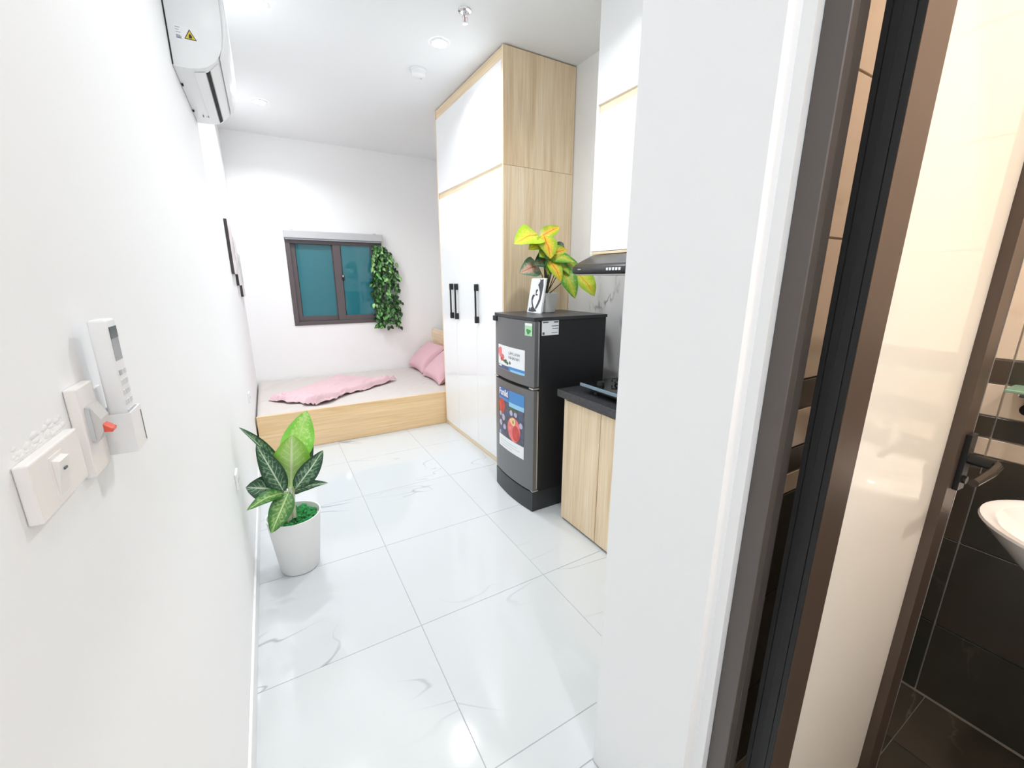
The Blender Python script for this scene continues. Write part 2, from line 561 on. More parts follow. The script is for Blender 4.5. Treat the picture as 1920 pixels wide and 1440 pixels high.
tiled_wall('wall_bathroom_far', 'bathroom wall of dark slate tiles with beige tiles above', 'x', BX, [-0.95, -0.323, 0.277, 0.452], 0.1)
tiled_wall('wall_bathroom_end', 'bathroom end wall behind the open glass door', 'y', 0.459, [0.956, 1.40, BX - 0.01], 0.003)
tag(obj('wall_bathroom_near', bx(0.952, BX, -1.05, -0.95, -0.1, H), BEIGE), 'beige bathroom wall out of sight beside the basin', 'wall', kind='structure')
bf = tag(obj('floor_bathroom', bx(0.866, BX, -0.95, 0.459, -0.1, -0.012), BGROUT), 'dark tiled bathroom floor', 'floor', kind='structure')
for x0, x1 in ((0.953, 1.10), (1.10, 1.40), (1.40, 1.70), (1.70, BX - 0.01)):
    for y0, y1 in ((-0.95, -0.65), (-0.65, -0.35), (-0.35, -0.05), (-0.05, 0.25), (0.25, 0.449)):
        tb = bx(x0 + g, x1 - g, y0 + g, y1 - g, -0.013, -0.004, bev=0.0008, seg=1)
        obj('floor_tile', tb, SLATE, bf, origin=((x0 + x1) / 2, (y0 + y1) / 2, -0.006))

# ------------------------------------------------------------------ CEILING LIGHTS


def downlight(x, y, label, watts, colour, lens, group='recessed ceiling downlights'):
    t = thing('recessed_downlight', label, 'ceiling light', (x, y, H), group)
    obj('trim_ring', lathe(new_bm(), [(0.040, H - 0.001), (0.043, H - 0.007), (0.056, H - 0.006), (0.060, H - 0.0005)], x, y, 36), WPLAST, t, smooth=True)
    obj('lens', lathe(new_bm(), [(0.0, H - 0.004), (0.041, H - 0.004), (0.041, H - 0.001)], x, y, 36), lens, t)
    ld = bpy.data.lights.new('downlight_lamp', 'AREA')
    ld.shape = 'DISK'
    ld.size = 0.10
    ld.energy = watts
    ld.color = colour
    ld.spread = math.radians(145)
    lo = bpy.data.objects.new('downlight_lamp', ld)
    C.objects.link(lo)
    lo.parent = t
    lo.location = (0, 0, -0.012)
    return t


downlight(0.335, 4.176, 'round ceiling downlight nearest the window wall, above the bed', LAMPS['bed'], COOL, LED)
downlight(0.335, 2.800, 'round ceiling downlight cut by the top edge, beside the air conditioner', LAMPS['aircon'], COOL, LED)
downlight(1.260, 2.680, 'round ceiling downlight close to the wardrobe top', LAMPS['wardrobe'], COOL, LED)
downlight(0.335, 1.420, 'ceiling downlight over the corridor floor, above the view', LAMPS['corridor'], COOL, LED)
downlight(1.260, 1.420, 'ceiling downlight in front of the kitchen, above the view', LAMPS['kitchen'], COOL, LED)
downlight(0.450, -0.800, 'added fill downlight on the ceiling behind the viewer', LAMPS['entrance'], COOL, LED)  # unseen fill lamp, added to light the faces turned to the viewer
downlight(1.450, -0.680, 'warm ceiling downlight inside the bathroom, over the basin', BATH_W, WARM, LEDW)
downlight(1.450, 0.375, 'added warm fill downlight inside the bathroom, at the end wall', BATH_W * 0.6, WARM, LEDW)  # unseen extra lamp, added to brighten the hinge gap behind the leaf

# smoke detector
sx, sy = 1.253, 3.06
t = thing('smoke_detector', 'small round white smoke detector on the ceiling by the wardrobe', 'smoke detector', (sx, sy, H))
obj('base', lathe(new_bm(), [(0.0, H - 0.0005), (0.056, H - 0.0005), (0.056, H - 0.012), (0.050, H - 0.014), (0.0, H - 0.014)], sx, sy, 36), WPLAST, t, smooth=True)
obj('sensor_dome', lathe(new_bm(), [(0.046, H - 0.014), (0.044, H - 0.034), (0.036, H - 0.040), (0.0, H - 0.042)], sx, sy, 36), WPLAST, t, smooth=True)
obj('indicator', lathe(new_bm(), [(0.006, H - 0.038), (0.005, H - 0.0435), (0.0, H - 0.044)], sx + 0.022, sy + 0.02, 12), GPLAST, t, smooth=True)
# sprinkler
sx, sy = 1.266, 2.33
t = thing('fire_sprinkler', 'chrome pendant fire sprinkler on the ceiling', 'sprinkler', (sx, sy, H))
obj('escutcheon', lathe(new_bm(), [(0.0, H - 0.0005), (0.036, H - 0.0005), (0.034, H - 0.006), (0.022, H - 0.010), (0.013, H - 0.007), (0.0, H - 0.007)], sx, sy, 32), CHROME, t, smooth=True)
obj('nozzle', lathe(new_bm(), [(0.011, H - 0.006), (0.011, H - 0.024), (0.007, H - 0.026), (0.0, H - 0.026)], sx, sy, 16), CHROME, t, smooth=True)
for s in (-1, 1):
    obj('frame_arm', tube(new_bm(), [(sx + s * 0.009, sy, H - 0.022), (sx + s * 0.015, sy, H - 0.034), (sx + s * 0.012, sy, H - 0.046), (sx + s * 0.002, sy, H - 0.056)], 0.0025, 8), CHROME, t, smooth=True)
obj('glass_bulb', tube(new_bm(), [(sx, sy, H - 0.026), (sx, sy, H - 0.052)], 0.0025, 8), mat('red_bulb', (190, 40, 40), 0.1), t, smooth=True)
b = lathe(new_bm(), [(0.0, H - 0.056), (0.006, H - 0.056), (0.006, H - 0.060), (0.0, H - 0.060)], sx, sy, 16)
for k in range(12):
    a = 2 * math.pi * k / 12
    bb = bx(0.004, 0.016, -0.0022, 0.0022, -0.0008, 0.0008)
    bmesh.ops.rotate(bb, verts=list(bb.verts), cent=(0, 0, 0), matrix=Matrix.Rotation(a, 3, 'Z'))
    bmesh.ops.translate(bb, verts=list(bb.verts), vec=(sx, sy, H - 0.059))
    merge(b, bb)
obj('deflector', b, CHROME, t)

# ------------------------------------------------------------------ WINDOW
wn = thing('window_1', 'dark framed sliding window with teal panes above the bed', 'window', (0.912, D, WZ0), kind='structure')
FZ = 1.777
e = 0.002
b = new_bm()
box(b, WX0 + e, WX0 + 0.045, D - 0.012, D + 0.06, WZ0 + e, FZ - 0.012, bev=0.002)
box(b, WX1 - 0.045, WX1 - e, D - 0.012, D + 0.06, WZ0 + e, FZ - 0.012, bev=0.002)
box(b, WX0 + 0.045, WX1 - 0.045, D - 0.012, D + 0.06, WZ0 + e, WZ0 + 0.042, bev=0.002)
box(b, WX0 + 0.045, WX1 - 0.045, D - 0.012, D + 0.06, FZ - 0.045, FZ - 0.012, bev=0.002)
obj('window_frame', b, FRAME_W, wn)


def sash(x0, x1, y0, gx0, gx1):
    s = new_bm()
    z0, z1 = WZ0 + 0.043, FZ - 0.046
    box(s, x0, gx0, y0, y0 + 0.028, z0, z1, bev=0.0015); box(s, gx1, x1, y0, y0 + 0.028, z0, z1, bev=0.0015)
    box(s, gx0, gx1, y0, y0 + 0.028, z0, 0.978, bev=0.0015); box(s, gx0, gx1, y0, y0 + 0.028, 1.748, z1, bev=0.0015)
    so = obj('sash', s, FRAME_W, wn)
    obj('pane', bx(gx0, gx1, y0 + 0.013, y0 + 0.019, 0.978, 1.748), TEAL, so)
    obj('seal', prism(new_bm(), [(gx0, 0.978), (gx0 + 0.006, 0.978), (gx0 + 0.006, 1.742), (gx1, 1.742), (gx1, 1.748), (gx0, 1.748)], 'y', y0 + 0.006, y0 + 0.0135), GASKET, so)


sash(WX0 + 0.046, 0.945, D + 0.024, 0.513, 0.868)
sash(0.875, WX1 - 0.046, D - 0.008, 0.953, 1.272)
lt = obj('latch', bx(0.944, 0.968, D - 0.022, D - 0.006, 1.36, 1.42, bev=0.003), BLACKP, wn)
obj('latch_catch', bx(0.948, 0.964, D - 0.026, D - 0.0215, 1.395, 1.415, bev=0.002), SILVER, lt)
# rolled blind cassette over the window
t = thing('roller_blind', 'rolled up light grey blind cassette along the window top', 'blind', (0.912, D, FZ))
obj('cassette', bx(WX0 - 0.006, WX1 + 0.008, D - 0.055, D - 0.002, FZ + 0.006, WZ1 + 0.0, bev=0.006), mat('blind_grey', (196, 197, 200), 0.6), t)
obj('bottom_rail', bx(WX0 + 0.004, WX1 - 0.004, D - 0.046, D - 0.014, FZ - 0.010, FZ + 0.005, bev=0.004), mat('rail_grey', (158, 160, 166), 0.5), t)
for x in (WX0 + 0.06, WX1 - 0.09):
    obj('bracket', bx(x, x + 0.03, D - 0.045, D - 0.003, WZ1 + 0.001, WZ1 + 0.008, bev=0.002), GPLAST, t)

# ------------------------------------------------------------------ WARDROBE
wx, wy0, wy1 = 1.578, 2.487, 3.652
t = thing('wardrobe', 'tall oak and glossy white wardrobe reaching the ceiling', 'wardrobe', (1.85, 3.07, 0))
ex = W - 0.004
obj('lower_carcass', bx(wx + 0.020, ex, wy0 + 0.018, wy1 - 0.018, 0.002, 2.062), OAK_V, t)
obj('side_panel', bx(wx, ex, wy0, wy0 + 0.017, 0.002, 2.068, bev=0.001), OAK_V, t)
obj('side_panel', bx(wx, ex, wy0, wy0 + 0.017, 2.0695, 2.712, bev=0.001), OAK_V, t)
obj('side_panel', bx(wx, ex, wy1 - 0.017, wy1, 0.002, 2.712, bev=0.001), OAK_V, t)
obj('upper_carcass', bx(wx + 0.020, ex, wy0 + 0.018, wy1 - 0.018, 2.068, 2.712), OAK_V, t)
obj('top_filler', bx(wx + 0.004, wx + 0.019, wy0 + 0.018, wy1 - 0.018, 2.645, 2.711, bev=0.001), OAK_Y, t)
obj('plinth', bx(wx + 0.006, wx + 0.019, wy0 + 0.018, wy1 - 0.018, 0.002, 0.040, bev=0.001), OAK_Y, t)
obj('rail', bx(wx + 0.010, wx + 0.019, wy0 + 0.018, wy1 - 0.018, 2.030, 2.086, bev=0.001), OAK_Y, t)
DE = [wy0 + 0.018, 2.925, 3.322, wy1 - 0.018]


def handle(y, par):
    hb = new_bm()
    box(hb, wx - 0.030, wx - 0.018, y - 0.007, y + 0.007, 1.05, 1.33, bev=0.003)
    h = obj('handle', hb, BLACKP, par, smooth=False)
    for z in (1.045, 1.285):
        obj('handle_foot', bx(wx - 0.031, wx - 0.0005, y - 0.011, y + 0.011, z, z + 0.05, bev=0.003), BLACKP, h)


HY = [2.883, 3.273, 3.376]
for k in range(3):
    d = obj('door', bx(wx, wx + 0.0185, DE[k] + 0.0012, DE[k + 1] - 0.0012, 0.042, 2.034, bev=0.001), LAM, t)
    handle(HY[k], d)
for a, c in ((DE[0], 3.06), (3.06, DE[3])):
    obj('upper_door', bx(wx, wx + 0.0185, a + 0.0012, c - 0.0012, 2.080, 2.643, bev=0.001), LAM, t)

# ------------------------------------------------------------------ BED
t = thing('bed_frame', 'low oak box bed along the window wall with oak headboard', 'bed', (1.0, 4.35, 0))
obj('front_panel', bx(0.012, 1.950, 3.668, 3.690, 0.002, 0.316, bev=0.0015), OAK_H, t)
obj('foot_panel', bx(0.012, 0.030, 3.692, 5.040, 0.002, 0.118, bev=0.0015), OAK_Y, t)
obj('base', bx(0.032, 1.950, 3.692, 5.040, 0.002, 0.120), OAK_H, t)
obj('headboard', bx(1.957, 1.982, 3.668, 5.044, 0.002, 0.772, bev=0.0015), OAK_Y, t)


def fbm(x, y, s=1.0):
    from mathutils import noise
    return noise.fractal(Vector((x * s, y * s, 3.7)), 1.0, 2.0, 4)


# mattress with fitted sheet: rounded slab with wrinkles in its top
def cloth_slab(x0, x1, y0, y1, z0, z1, nx, ny, amp):
    from mathutils import noise
    bmx = bmesh.new()
    top = []
    for j in range(ny + 1):
        row = []
        for i in range(nx + 1):
            u, v = i / nx, j / ny
            x, y = x0 + (x1 - x0) * u, y0 + (y1 - y0) * v
            ed = min(u * (x1 - x0), (1 - u) * (x1 - x0), v * (y1 - y0), (1 - v) * (y1 - y0))
            fall = -0.018 * max(0, 1 - ed / 0.035) ** 2
            n = noise.noise(Vector((x * 2.0 + y * 3.2, y * 5 - x * 4, 0.3))) * 0.6 + noise.noise(Vector((x * 9 + y * 4, y * 12 - x * 5, 1.3))) * 0.3
            rid = max(0, noise.noise(Vector(((x + 0.6 * y) * 3.0, (y - x) * 9, 8.0)))) ** 2
            row.append(bmx.verts.new((x, y, z1 + fall + amp * (n + 1.6 * rid))))
        top.append(row)
    for j in range(ny):
        for i in range(nx):
            bmx.faces.new((top[j][i], top[j][i + 1], top[j + 1][i + 1], top[j + 1][i]))
    per = [top[0][i] for i in range(nx + 1)] + [top[j][nx] for j in range(1, ny + 1)] + [top[ny][i] for i in range(nx - 1, -1, -1)] + [top[j][0] for j in range(ny - 1, 0, -1)]
    low = [bmx.verts.new((v.co.x, v.co.y, z0)) for v in per]
    n = len(per)
    for i in range(n):
        bmx.faces.new((per[i], low[i], low[(i + 1) % n], per[(i + 1) % n]))
    bmx.faces.new(low)
    bmesh.ops.recalc_face_normals(bmx, faces=list(bmx.faces))
    return bmx


mt_ = obj('mattress', cloth_slab(0.014, 1.95, 3.694, 5.035, 0.122, 0.313, 150, 130, 0.011), LINEN, None, smooth=True)
tag(mt_, 'mattress in a wrinkled taupe grey sheet on the oak bed', 'mattress')

# pink blanket: loose quad of cloth with gathered near edge
def blanket():
    from mathutils import noise
    A, B, Cc, Dd = Vector((0.10, 4.13)), Vector((0.45, 3.76)), Vector((1.30, 4.36)), Vector((0.80, 4.90))
    n = 130
    bmx = bmesh.new()
    vt = []
    for j in range(n + 1):          # v: 0 near long edge B-C .. 1 far edge A-D
        row = []
        for i in range(n + 1):
            u, v = i / n, j / n
            p = (B * (1 - u) + Cc * u) * (1 - v) + (A * (1 - u) + Dd * u) * v
            # wobbling outline
            p = p + Vector((noise.noise(Vector((u * 4, v * 4, 0))), noise.noise(Vector((u * 4, v * 4, 9))))) * 0.035
            ed = min(u, 1 - u, v, 1 - v)
            near = max(0, 1 - v / 0.28)
            left = max(0, 1 - u / 0.25)
            z = 0.006
            z += near ** 0.5 * 0.050 * abs(math.sin(v * 34 + 3.2 * noise.noise(Vector((u * 5, v * 3, 4)))))
            z += left ** 0.6 * 0.042 * abs(math.sin(u * 30 + 3 * noise.noise(Vector((u * 3, v * 5, 14)))))
            z += 0.022 * max(0, noise.noise(Vector((u * 4 + v * 3, v * 11 - u * 4, 2.0)))) + 0.014 * max(0, noise.noise(Vector((u * 10, v * 16 + u * 8, 6.0)))) + 0.012 * max(0, noise.noise(Vector((u * 2, v * 3, 5.0))))
            z *= min(1, 0.35 + ed / 0.03)
            row.append(bmx.verts.new((p.x, p.y, 0.3265 + z)))
        vt.append(row)
    for j in range(n):
        for i in range(n):
            bmx.faces.new((vt[j][i], vt[j][i + 1], vt[j + 1][i + 1], vt[j + 1][i]))
    bmesh.ops.recalc_face_normals(bmx, faces=list(bmx.faces))
    geo = bmesh.ops.solidify(bmx, geom=list(bmx.faces), thickness=0.006)
    return bmx


bo = obj('blanket', blanket(), PINK, None, smooth=True)
tag(bo, 'crumpled pink blanket spread diagonally over the bed', 'blanket')


def pillow(cx, cy, cz, tilt, yawr, label, sx_=0.21, sy_=0.255, th=0.075):
    bmx = bmesh.new()
    n = 22
    grids = []
    from mathutils import noise
    for s in (1, -1):
        gr = []
        for j in range(n + 1):
            row = []
            for i in range(n + 1):
                u, v = -1 + 2 * i / n, -1 + 2 * j / n
                pin = 1 - 0.10 * (1 - abs(v) ** 2) * abs(u) ** 3, 1 - 0.10 * (1 - abs(u) ** 2) * abs(v) ** 3
                h = th * (max(0, 1 - u ** 4) * max(0, 1 - v ** 4)) ** 0.55
                h *= 1 + 0.12 * noise.noise(Vector((u * 2, v * 2, s + cy)))
                row.append(bmx.verts.new((u * sx_ * pin[0], v * sy_ * pin[1], s * h)))
            gr.append(row)
        grids.append(gr)
        for j in range(n):
            for i in range(n):
                f = (gr[j][i], gr[j][i + 1], gr[j + 1][i + 1], gr[j + 1][i])
                bmx.faces.new(f if s > 0 else f[::-1])
    bmesh.ops.remove_doubles(bmx, verts=list(bmx.verts), dist=1e-5)
    R_ = Matrix.Rotation(yawr, 3, 'Z') @ Matrix.Rotation(-tilt, 3, 'Y')
    bmesh.ops.transform(bmx, matrix=Matrix.Translation((cx, cy, cz)) @ R_.to_4x4(), verts=list(bmx.verts))
    o = obj('pillow', bmx, PINKP, None, smooth=True)
    tag(o, label, 'pillow', 'pink bed pillows')


pillow(1.765, 4.735, 0.478, math.radians(42), 0.03, 'pink pillow leaning on the headboard, nearest the window wall')
pillow(1.765, 4.165, 0.465, math.radians(40), 0.0, 'pink pillow leaning on the headboard, nearest the wardrobe', sy_=0.27)

# ------------------------------------------------------------------ FRIDGE
fy0, fy1, fx0, fx1, fz = 1.877, 2.335, 1.43, 1.945, 1.168
fyc, fhw = (fy0 + fy1) / 2, (fy1 - fy0) / 2
t = thing('refrigerator', 'small dark two-door refrigerator beside the wardrobe', 'refrigerator', (1.69, 2.106, 0))


def door_x(y):
    q = (y - fyc) / fhw
    return fx0 - 0.022 * max(0, 1 - q * q)


def door_prism(z0, z1, back, xoff=0.0, bev=0.0):
    n = 16
    pts = []
    for k in range(n + 1):
        y = fy0 + 0.002 + (fy1 - fy0 - 0.004) * k / n
        q = abs(y - fyc) / fhw
        rnd = 0.006 * max(0, (q - 0.95) / 0.05) ** 2
        pts.append((door_x(y) + xoff + rnd, y))
    pts += [(back, fy1 - 0.002), (back, fy0 + 0.002)]
    return prism(new_bm(), pts, 'z', z0, z1)


obj('body', bx(fx0 + 0.042, fx1, fy0 + 0.004, fy1 - 0.004, 0.03, 1.150, bev=0.003), FR_SIDE, t)
n = 16
pts = [(door_x(fy0 + (fy1 - fy0) * k / n) - 0.002, fy0 + (fy1 - fy0) * k / n) for k in range(n + 1)] + [(fx1 + 0.004, fy1), (fx1 + 0.004, fy0)]
obj('top_cover', prism(new_bm(), pts, 'z', 1.1505, fz), mat('fridge_top', (52, 53, 56), 0.35, bump=0.2, bscale=250), t)
fd = obj('freezer_door', door_prism(0.778, 1.148, fx0 + 0.032), FR_DOOR, t, smooth=True)
ld_ = obj('fridge_door', door_prism(0.138, 0.758, fx0 + 0.032), FR_DOOR, t, smooth=True)
obj('edge_trim', bx(fx0 + 0.026, fx0 + 0.034, fy0 - 0.0005, fy0 + 0.0015, 0.782, 1.144), SILVER, fd)
obj('edge_trim', bx(fx0 + 0.026, fx0 + 0.034, fy0 - 0.0005, fy0 + 0.0015, 0.146, 0.754), SILVER, ld_)
obj('gasket', bx(fx0 + 0.0325, fx0 + 0.0415, fy0 + 0.008, fy1 - 0.008, 0.14, 1.145), GASKET, t)
obj('door_gap', bx(fx0 + 0.004, fx0 + 0.0318, fy0 + 0.006, fy1 - 0.006, 0.7585, 0.7775), DARKG, t)
for yy in (fy0 + 0.004, fy1 - 0.045):
    obj('hinge', bx(fx0 - 0.004, fx0 + 0.040, yy, yy + 0.040, 0.763, 0.773, bev=0.002), SILVER, t)
obj('hinge', bx(fx0 + 0.004, fx0 + 0.05, fy0 + 0.004, fy0 + 0.03, 0.127, 0.1345, bev=0.002), SILVER, t)
obj('hinge_cap', bx(fx0 + 0.004 - 0.02, fx0 + 0.05, fy1 - 0.05, fy1 + 0.001, 1.118, 1.1495, bev=0.003), BLACKP, t)
n = 16
pts = [(door_x(fy0 + 0.002 + (fy1 - fy0 - 0.004) * k / n) + 0.004, fy0 + 0.002 + (fy1 - fy0 - 0.004) * k / n) for k in range(n + 1)] + [(fx1 - 0.05, fy1 - 0.002), (fx1 - 0.05, fy0 + 0.002)]
obj('base_plinth', prism(new_bm(), pts, 'z', 0.002, 0.126), mat('plinth_grey', (48, 50, 54), 0.35), t)

# stickers on the curved doors; u runs to the viewer's right (towards -y)


def on_door(u, v, lift):
    y = u
    return (door_x(y) - lift, y, v)


def sticker(name, ya, yb, z0, z1, lift, material, par, nseg=8):
    sb = bmesh.new()
    f = [[sb.verts.new(on_door(ya + (yb - ya) * k / nseg, z, lift)) for k in range(nseg + 1)] for z in (z0, z1)]
    for k in range(nseg):
        sb.faces.new((f[0][k], f[0][k + 1], f[1][k + 1], f[1][k]))
    for v in list(sb.verts):
        pass
    bmesh.ops.recalc_face_normals(sb, faces=list(sb.faces))
    return obj(name, sb, material, par)


def blob(name, cy, cz, ry, rz, lift, material, par, n=20, wob=0.0, seed=0):
    rr = random.Random(seed)
    sb = bmesh.new()
    ph = rr.random() * 6
    sb.faces.new([sb.verts.new(on_door(cy + ry * (1 + wob * math.sin(3 * a + ph)) * math.cos(a), cz + rz * (1 + wob * math.sin(3 * a + ph)) * math.sin(a), lift)) for a in [2 * math.pi * k / n for k in range(n)]])
    return sb


def text_on_door(name, body, size, y_left, z, lift, material, par, bold=0.0, squeeze=1.0):
    tb = text_bm(body, size, bold)
    for v in tb.verts:
        y = y_left - v.co.x * squeeze
        zz = z + v.co.y
        v.co = Vector(on_door(y, zz, lift))
    return obj(name, tb, material, par)


P_BLUE = mat('print_blue', (70, 140, 205), 0.35)
P_NAVY = mat('print_navy', (74, 92, 128), 0.35)
P_SKY = mat('print_sky', (150, 205, 235), 0.35)
P_RED = mat('print_red', (205, 70, 62), 0.35, var=0.25, vscale=25)
P_PINK = mat('print_pink', (232, 120, 120), 0.35, var=0.2, vscale=30)
P_CREAM = mat('print_cream', (236, 206, 150), 0.35, var=0.15, vscale=60)
P_GREEN = mat('print_green', (72, 104, 66), 0.35, var=0.3, vscale=50)
P_DARK = mat('print_dark', (84, 84, 100), 0.4, var=0.5, vscale=30)
P_LILAC = mat('print_lilac', (190, 186, 214), 0.4, var=0.2, vscale=40)
P_TEXT = mat('print_text', (92, 100, 112), 0.5)
P_LTEXT = mat('print_pale_text', (176, 182, 188), 0.5)
P_LGREEN = mat('label_green', (178, 222, 180), 0.4)
P_DGREEN = mat('label_dark_green', (70, 150, 84), 0.4)

# freezer banner
st = sticker('banner_sticker', 2.266, 1.953, 0.832, 0.980, 0.0008, PAPER, fd)
st['label'] = 'white banner sticker with fruit and two lines of text'
sticker('blue_strip', 2.264, 1.954, 0.833, 0.858, 0.0012, P_NAVY, st)
sticker('sky_strip', 2.12, 1.954, 0.835, 0.862, 0.0014, P_BLUE, st)
sticker('pale_strip', 2.10, 1.954, 0.8325, 0.846, 0.0016, P_SKY, st)
sticker('white_mark', 2.256, 2.215, 0.846, 0.856, 0.0016, PAPER, st)
bb = blob('x', 2.238, 0.935, 0.028, 0.032, 0.0012, None, None, wob=0.1, seed=1)
merge(bb, blob('x', 2.205, 0.905, 0.026, 0.022, 0.0013, None, None, wob=0.1, seed=2))
obj('fruit_print', bb, P_PINK, st)
bb = blob('x', 2.215, 0.893, 0.016, 0.012, 0.0015, None, None, wob=0.15, seed=3)
obj('fruit_print', bb, P_RED, st)
bb = blob('x', 2.165, 0.886, 0.026, 0.011, 0.0015, None, None, wob=0.2, seed=4)
merge(bb, blob('x', 2.105, 0.884, 0.009, 0.010, 0.0015, None, None, wob=0.1, seed=5))
merge(bb, blob('x', 2.135, 0.878, 0.012, 0.010, 0.0016, None, None, wob=0.1, seed=6))
obj('leaf_print', bb, P_GREEN, st)
text_on_door('lettering', 'LÀM LẠNH', 0.024, 2.122, 0.935, 0.0014, P_TEXT, st, squeeze=1.05)
text_on_door('lettering', 'NHANH', 0.026, 2.122, 0.908, 0.0014, P_TEXT, st, squeeze=1.25)
# lower poster
st = sticker('poster_sticker', 2.260, 1.954, 0.314, 0.714, 0.0008, P_DARK, ld_)
st['label'] = 'fruit advertising poster with blue header and white footer'
sticker('blue_header', 2.259, 1.955, 0.632, 0.7135, 0.0011, P_BLUE, st)
sticker('logo_panel', 2.259, 2.115, 0.650, 0.7135, 0.0013, mat('print_midblue', (60, 104, 170), 0.35), st)
text_on_door('lettering', 'Funiki', 0.058, 2.255, 0.664, 0.0016, PAPER, st, bold=0.0016, squeeze=0.92)
sticker('white_footer', 2.259, 1.955, 0.315, 0.395, 0.0011, PAPER, st)
sticker('sky_edge', 2.115, 1.955, 0.612, 0.640, 0.0013, P_SKY, st)
bb = blob('x', 2.215, 0.592, 0.044, 0.050, 0.0013, None, None, wob=0.03, seed=1)
obj('pomegranate_print', bb, P_RED, st)
k = 0
for cy_, cz_, r_ in ((2.235, 0.535, .016), (2.19, 0.52, .022), (2.15, 0.555, .018), (2.23, 0.475, .02), (2.175, 0.46, .018), (2.21, 0.435, .022), (2.09, 0.575, .018), (2.04, 0.575, .016), (1.985, 0.57, .02), (1.985, 0.52, .018), (2.24, 0.41, .012), (1.98, 0.46, .014)):
    k += 1
    obj('berry_print', blob('x', cy_, cz_, r_, r_, 0.0013 + 0.0001 * (k % 3), None, None, wob=0.04, seed=k), (P_LILAC if k % 3 else P_NAVY), st)
bb = blob('x', 2.07, 0.595, 0.05, 0.012, 0.0015, None, None, wob=0.2, seed=9)
obj('leaf_print', bb, P_GREEN, st)
fo = obj('apple_print', blob('x', 2.06, 0.475, 0.072, 0.078, 0.0018, None, None, n=28, wob=0.02, seed=3), P_PINK, st)
obj('apple_print', blob('x', 2.035, 0.455, 0.040, 0.050, 0.0020, None, None, n=24, wob=0.05, seed=5), P_RED, st)
obj('apple_print', blob('x', 2.07, 0.525, 0.032, 0.024, 0.0022, None, None, n=20, wob=0.15, seed=8), P_CREAM, st)
obj('stem_print', blob('x', 2.065, 0.522, 0.006, 0.012, 0.0024, None, None, n=10, wob=0.2, seed=2), P_GREEN, st)
for k in range(3):
    sticker('text_line', 2.235, 2.235 - (0.21, 0.24, 0.16)[k], 0.366 - 0.017 * k, 0.3685 - 0.017 * k, 0.0014, P_LTEXT, st)
# energy label on the freezer door, spec label on the side
st = sticker('energy_label', 1.955, 1.893, 1.066, 1.136, 0.0008, P_LGREEN, fd)
obj('label_mark', blob('x', 1.924, 1.09, 0.018, 0.014, 0.0012, None, None, wob=0.2, seed=2), P_DGREEN, st)
sticker('label_head', 1.953, 1.895, 1.122, 1.134, 0.0012, PAPER, st)
lb = obj('spec_label', bx(1.480, 1.594, fy0 + 0.0030, fy0 + 0.0038, 1.068, 1.148), PAPER, t)
for z0, z1, x0, x1 in ((1.136, 1.143, 1.486, 1.522), (1.136, 1.143, 1.560, 1.590), (1.116, 1.120, 1.545, 1.590), (1.102, 1.106, 1.550, 1.590), (1.080, 1.083, 1.545, 1.585), (1.072, 1.086, 1.484, 1.498)):
    obj('label_line', bx(x0, x1, fy0 + 0.0024, fy0 + 0.0029, z0, z1), P_TEXT, lb)

# ------------------------------------------------------------------ LEAVES
def leaf_bm(base, tip, width, bend=0.15, hint=(0, -1, 0.2), fold=0.12, shape=0.8, twist=0.0, ns=10, nu=6):
    base, tip = Vector(base), Vector(tip)
    a = tip - base
    L = a.length
    an = a.normalized()
    nrm = Vector(hint)
    nrm = (nrm - an * nrm.dot(an)).normalized()
    if twist:
        nrm = Matrix.Rotation(twist, 3, an) @ nrm
    s = an.cross(nrm).normalized()
    bmx = bmesh.new()
    uvl = bmx.loops.layers.uv.new('UVMap')
    gr = []
    for j in range(ns + 1):
        tt = j / ns
        wv = width * 0.5 * (math.sin(math.pi * min(1, tt ** shape)) ** 0.75 if 0 < tt < 1 else 0.0)
        wv = max(wv, 0.0006)
        row = []
        for i in range(nu + 1):
            u = -1 + 2 * i / nu
            p = base + a * tt + s * (u * wv) + nrm * (bend * L * math.sin(math.pi * tt) * 0.6 + fold * abs(u) * wv - bend * L * 0.35 * tt * tt)
            p += nrm * 0.05 * wv * math.sin(tt * 14 + u * 3)
            row.append((bmx.verts.new(p), (u * 0.5 + 0.5, tt)))
        gr.append(row)
    for j in range(ns):
        for i in range(nu):
            q = (gr[j][i], gr[j][i + 1], gr[j + 1][i + 1], gr[j + 1][i])
            f = bmx.faces.new([v for v, _ in q])
            for lp, (_, uvc) in zip(f.loops, q):
                lp[uvl].uv = uvc
    return bmx


LF_LIGHT = leaf_mat('leaf_lime', (140, 200, 70), (176, 218, 120), (226, 240, 190), (196, 228, 130), 9, 0.4)
LF_BRIGHT = leaf_mat('leaf_bright', (140, 214, 84), (172, 226, 110), (196, 234, 146), (206, 238, 150), 7, 0.9)
LF_DARK = leaf_mat('leaf_dark', (28, 70, 44), (52, 100, 66), (206, 222, 196), (150, 180, 140), 9, 0.45)
LF_MID = leaf_mat('leaf_mid', (58, 118, 50), (96, 150, 72), (204, 224, 160), (160, 196, 120), 9, 0.6)
STEMW = mat('pale_stem', (226, 226, 202), 0.5, var=0.08, vscale=40)

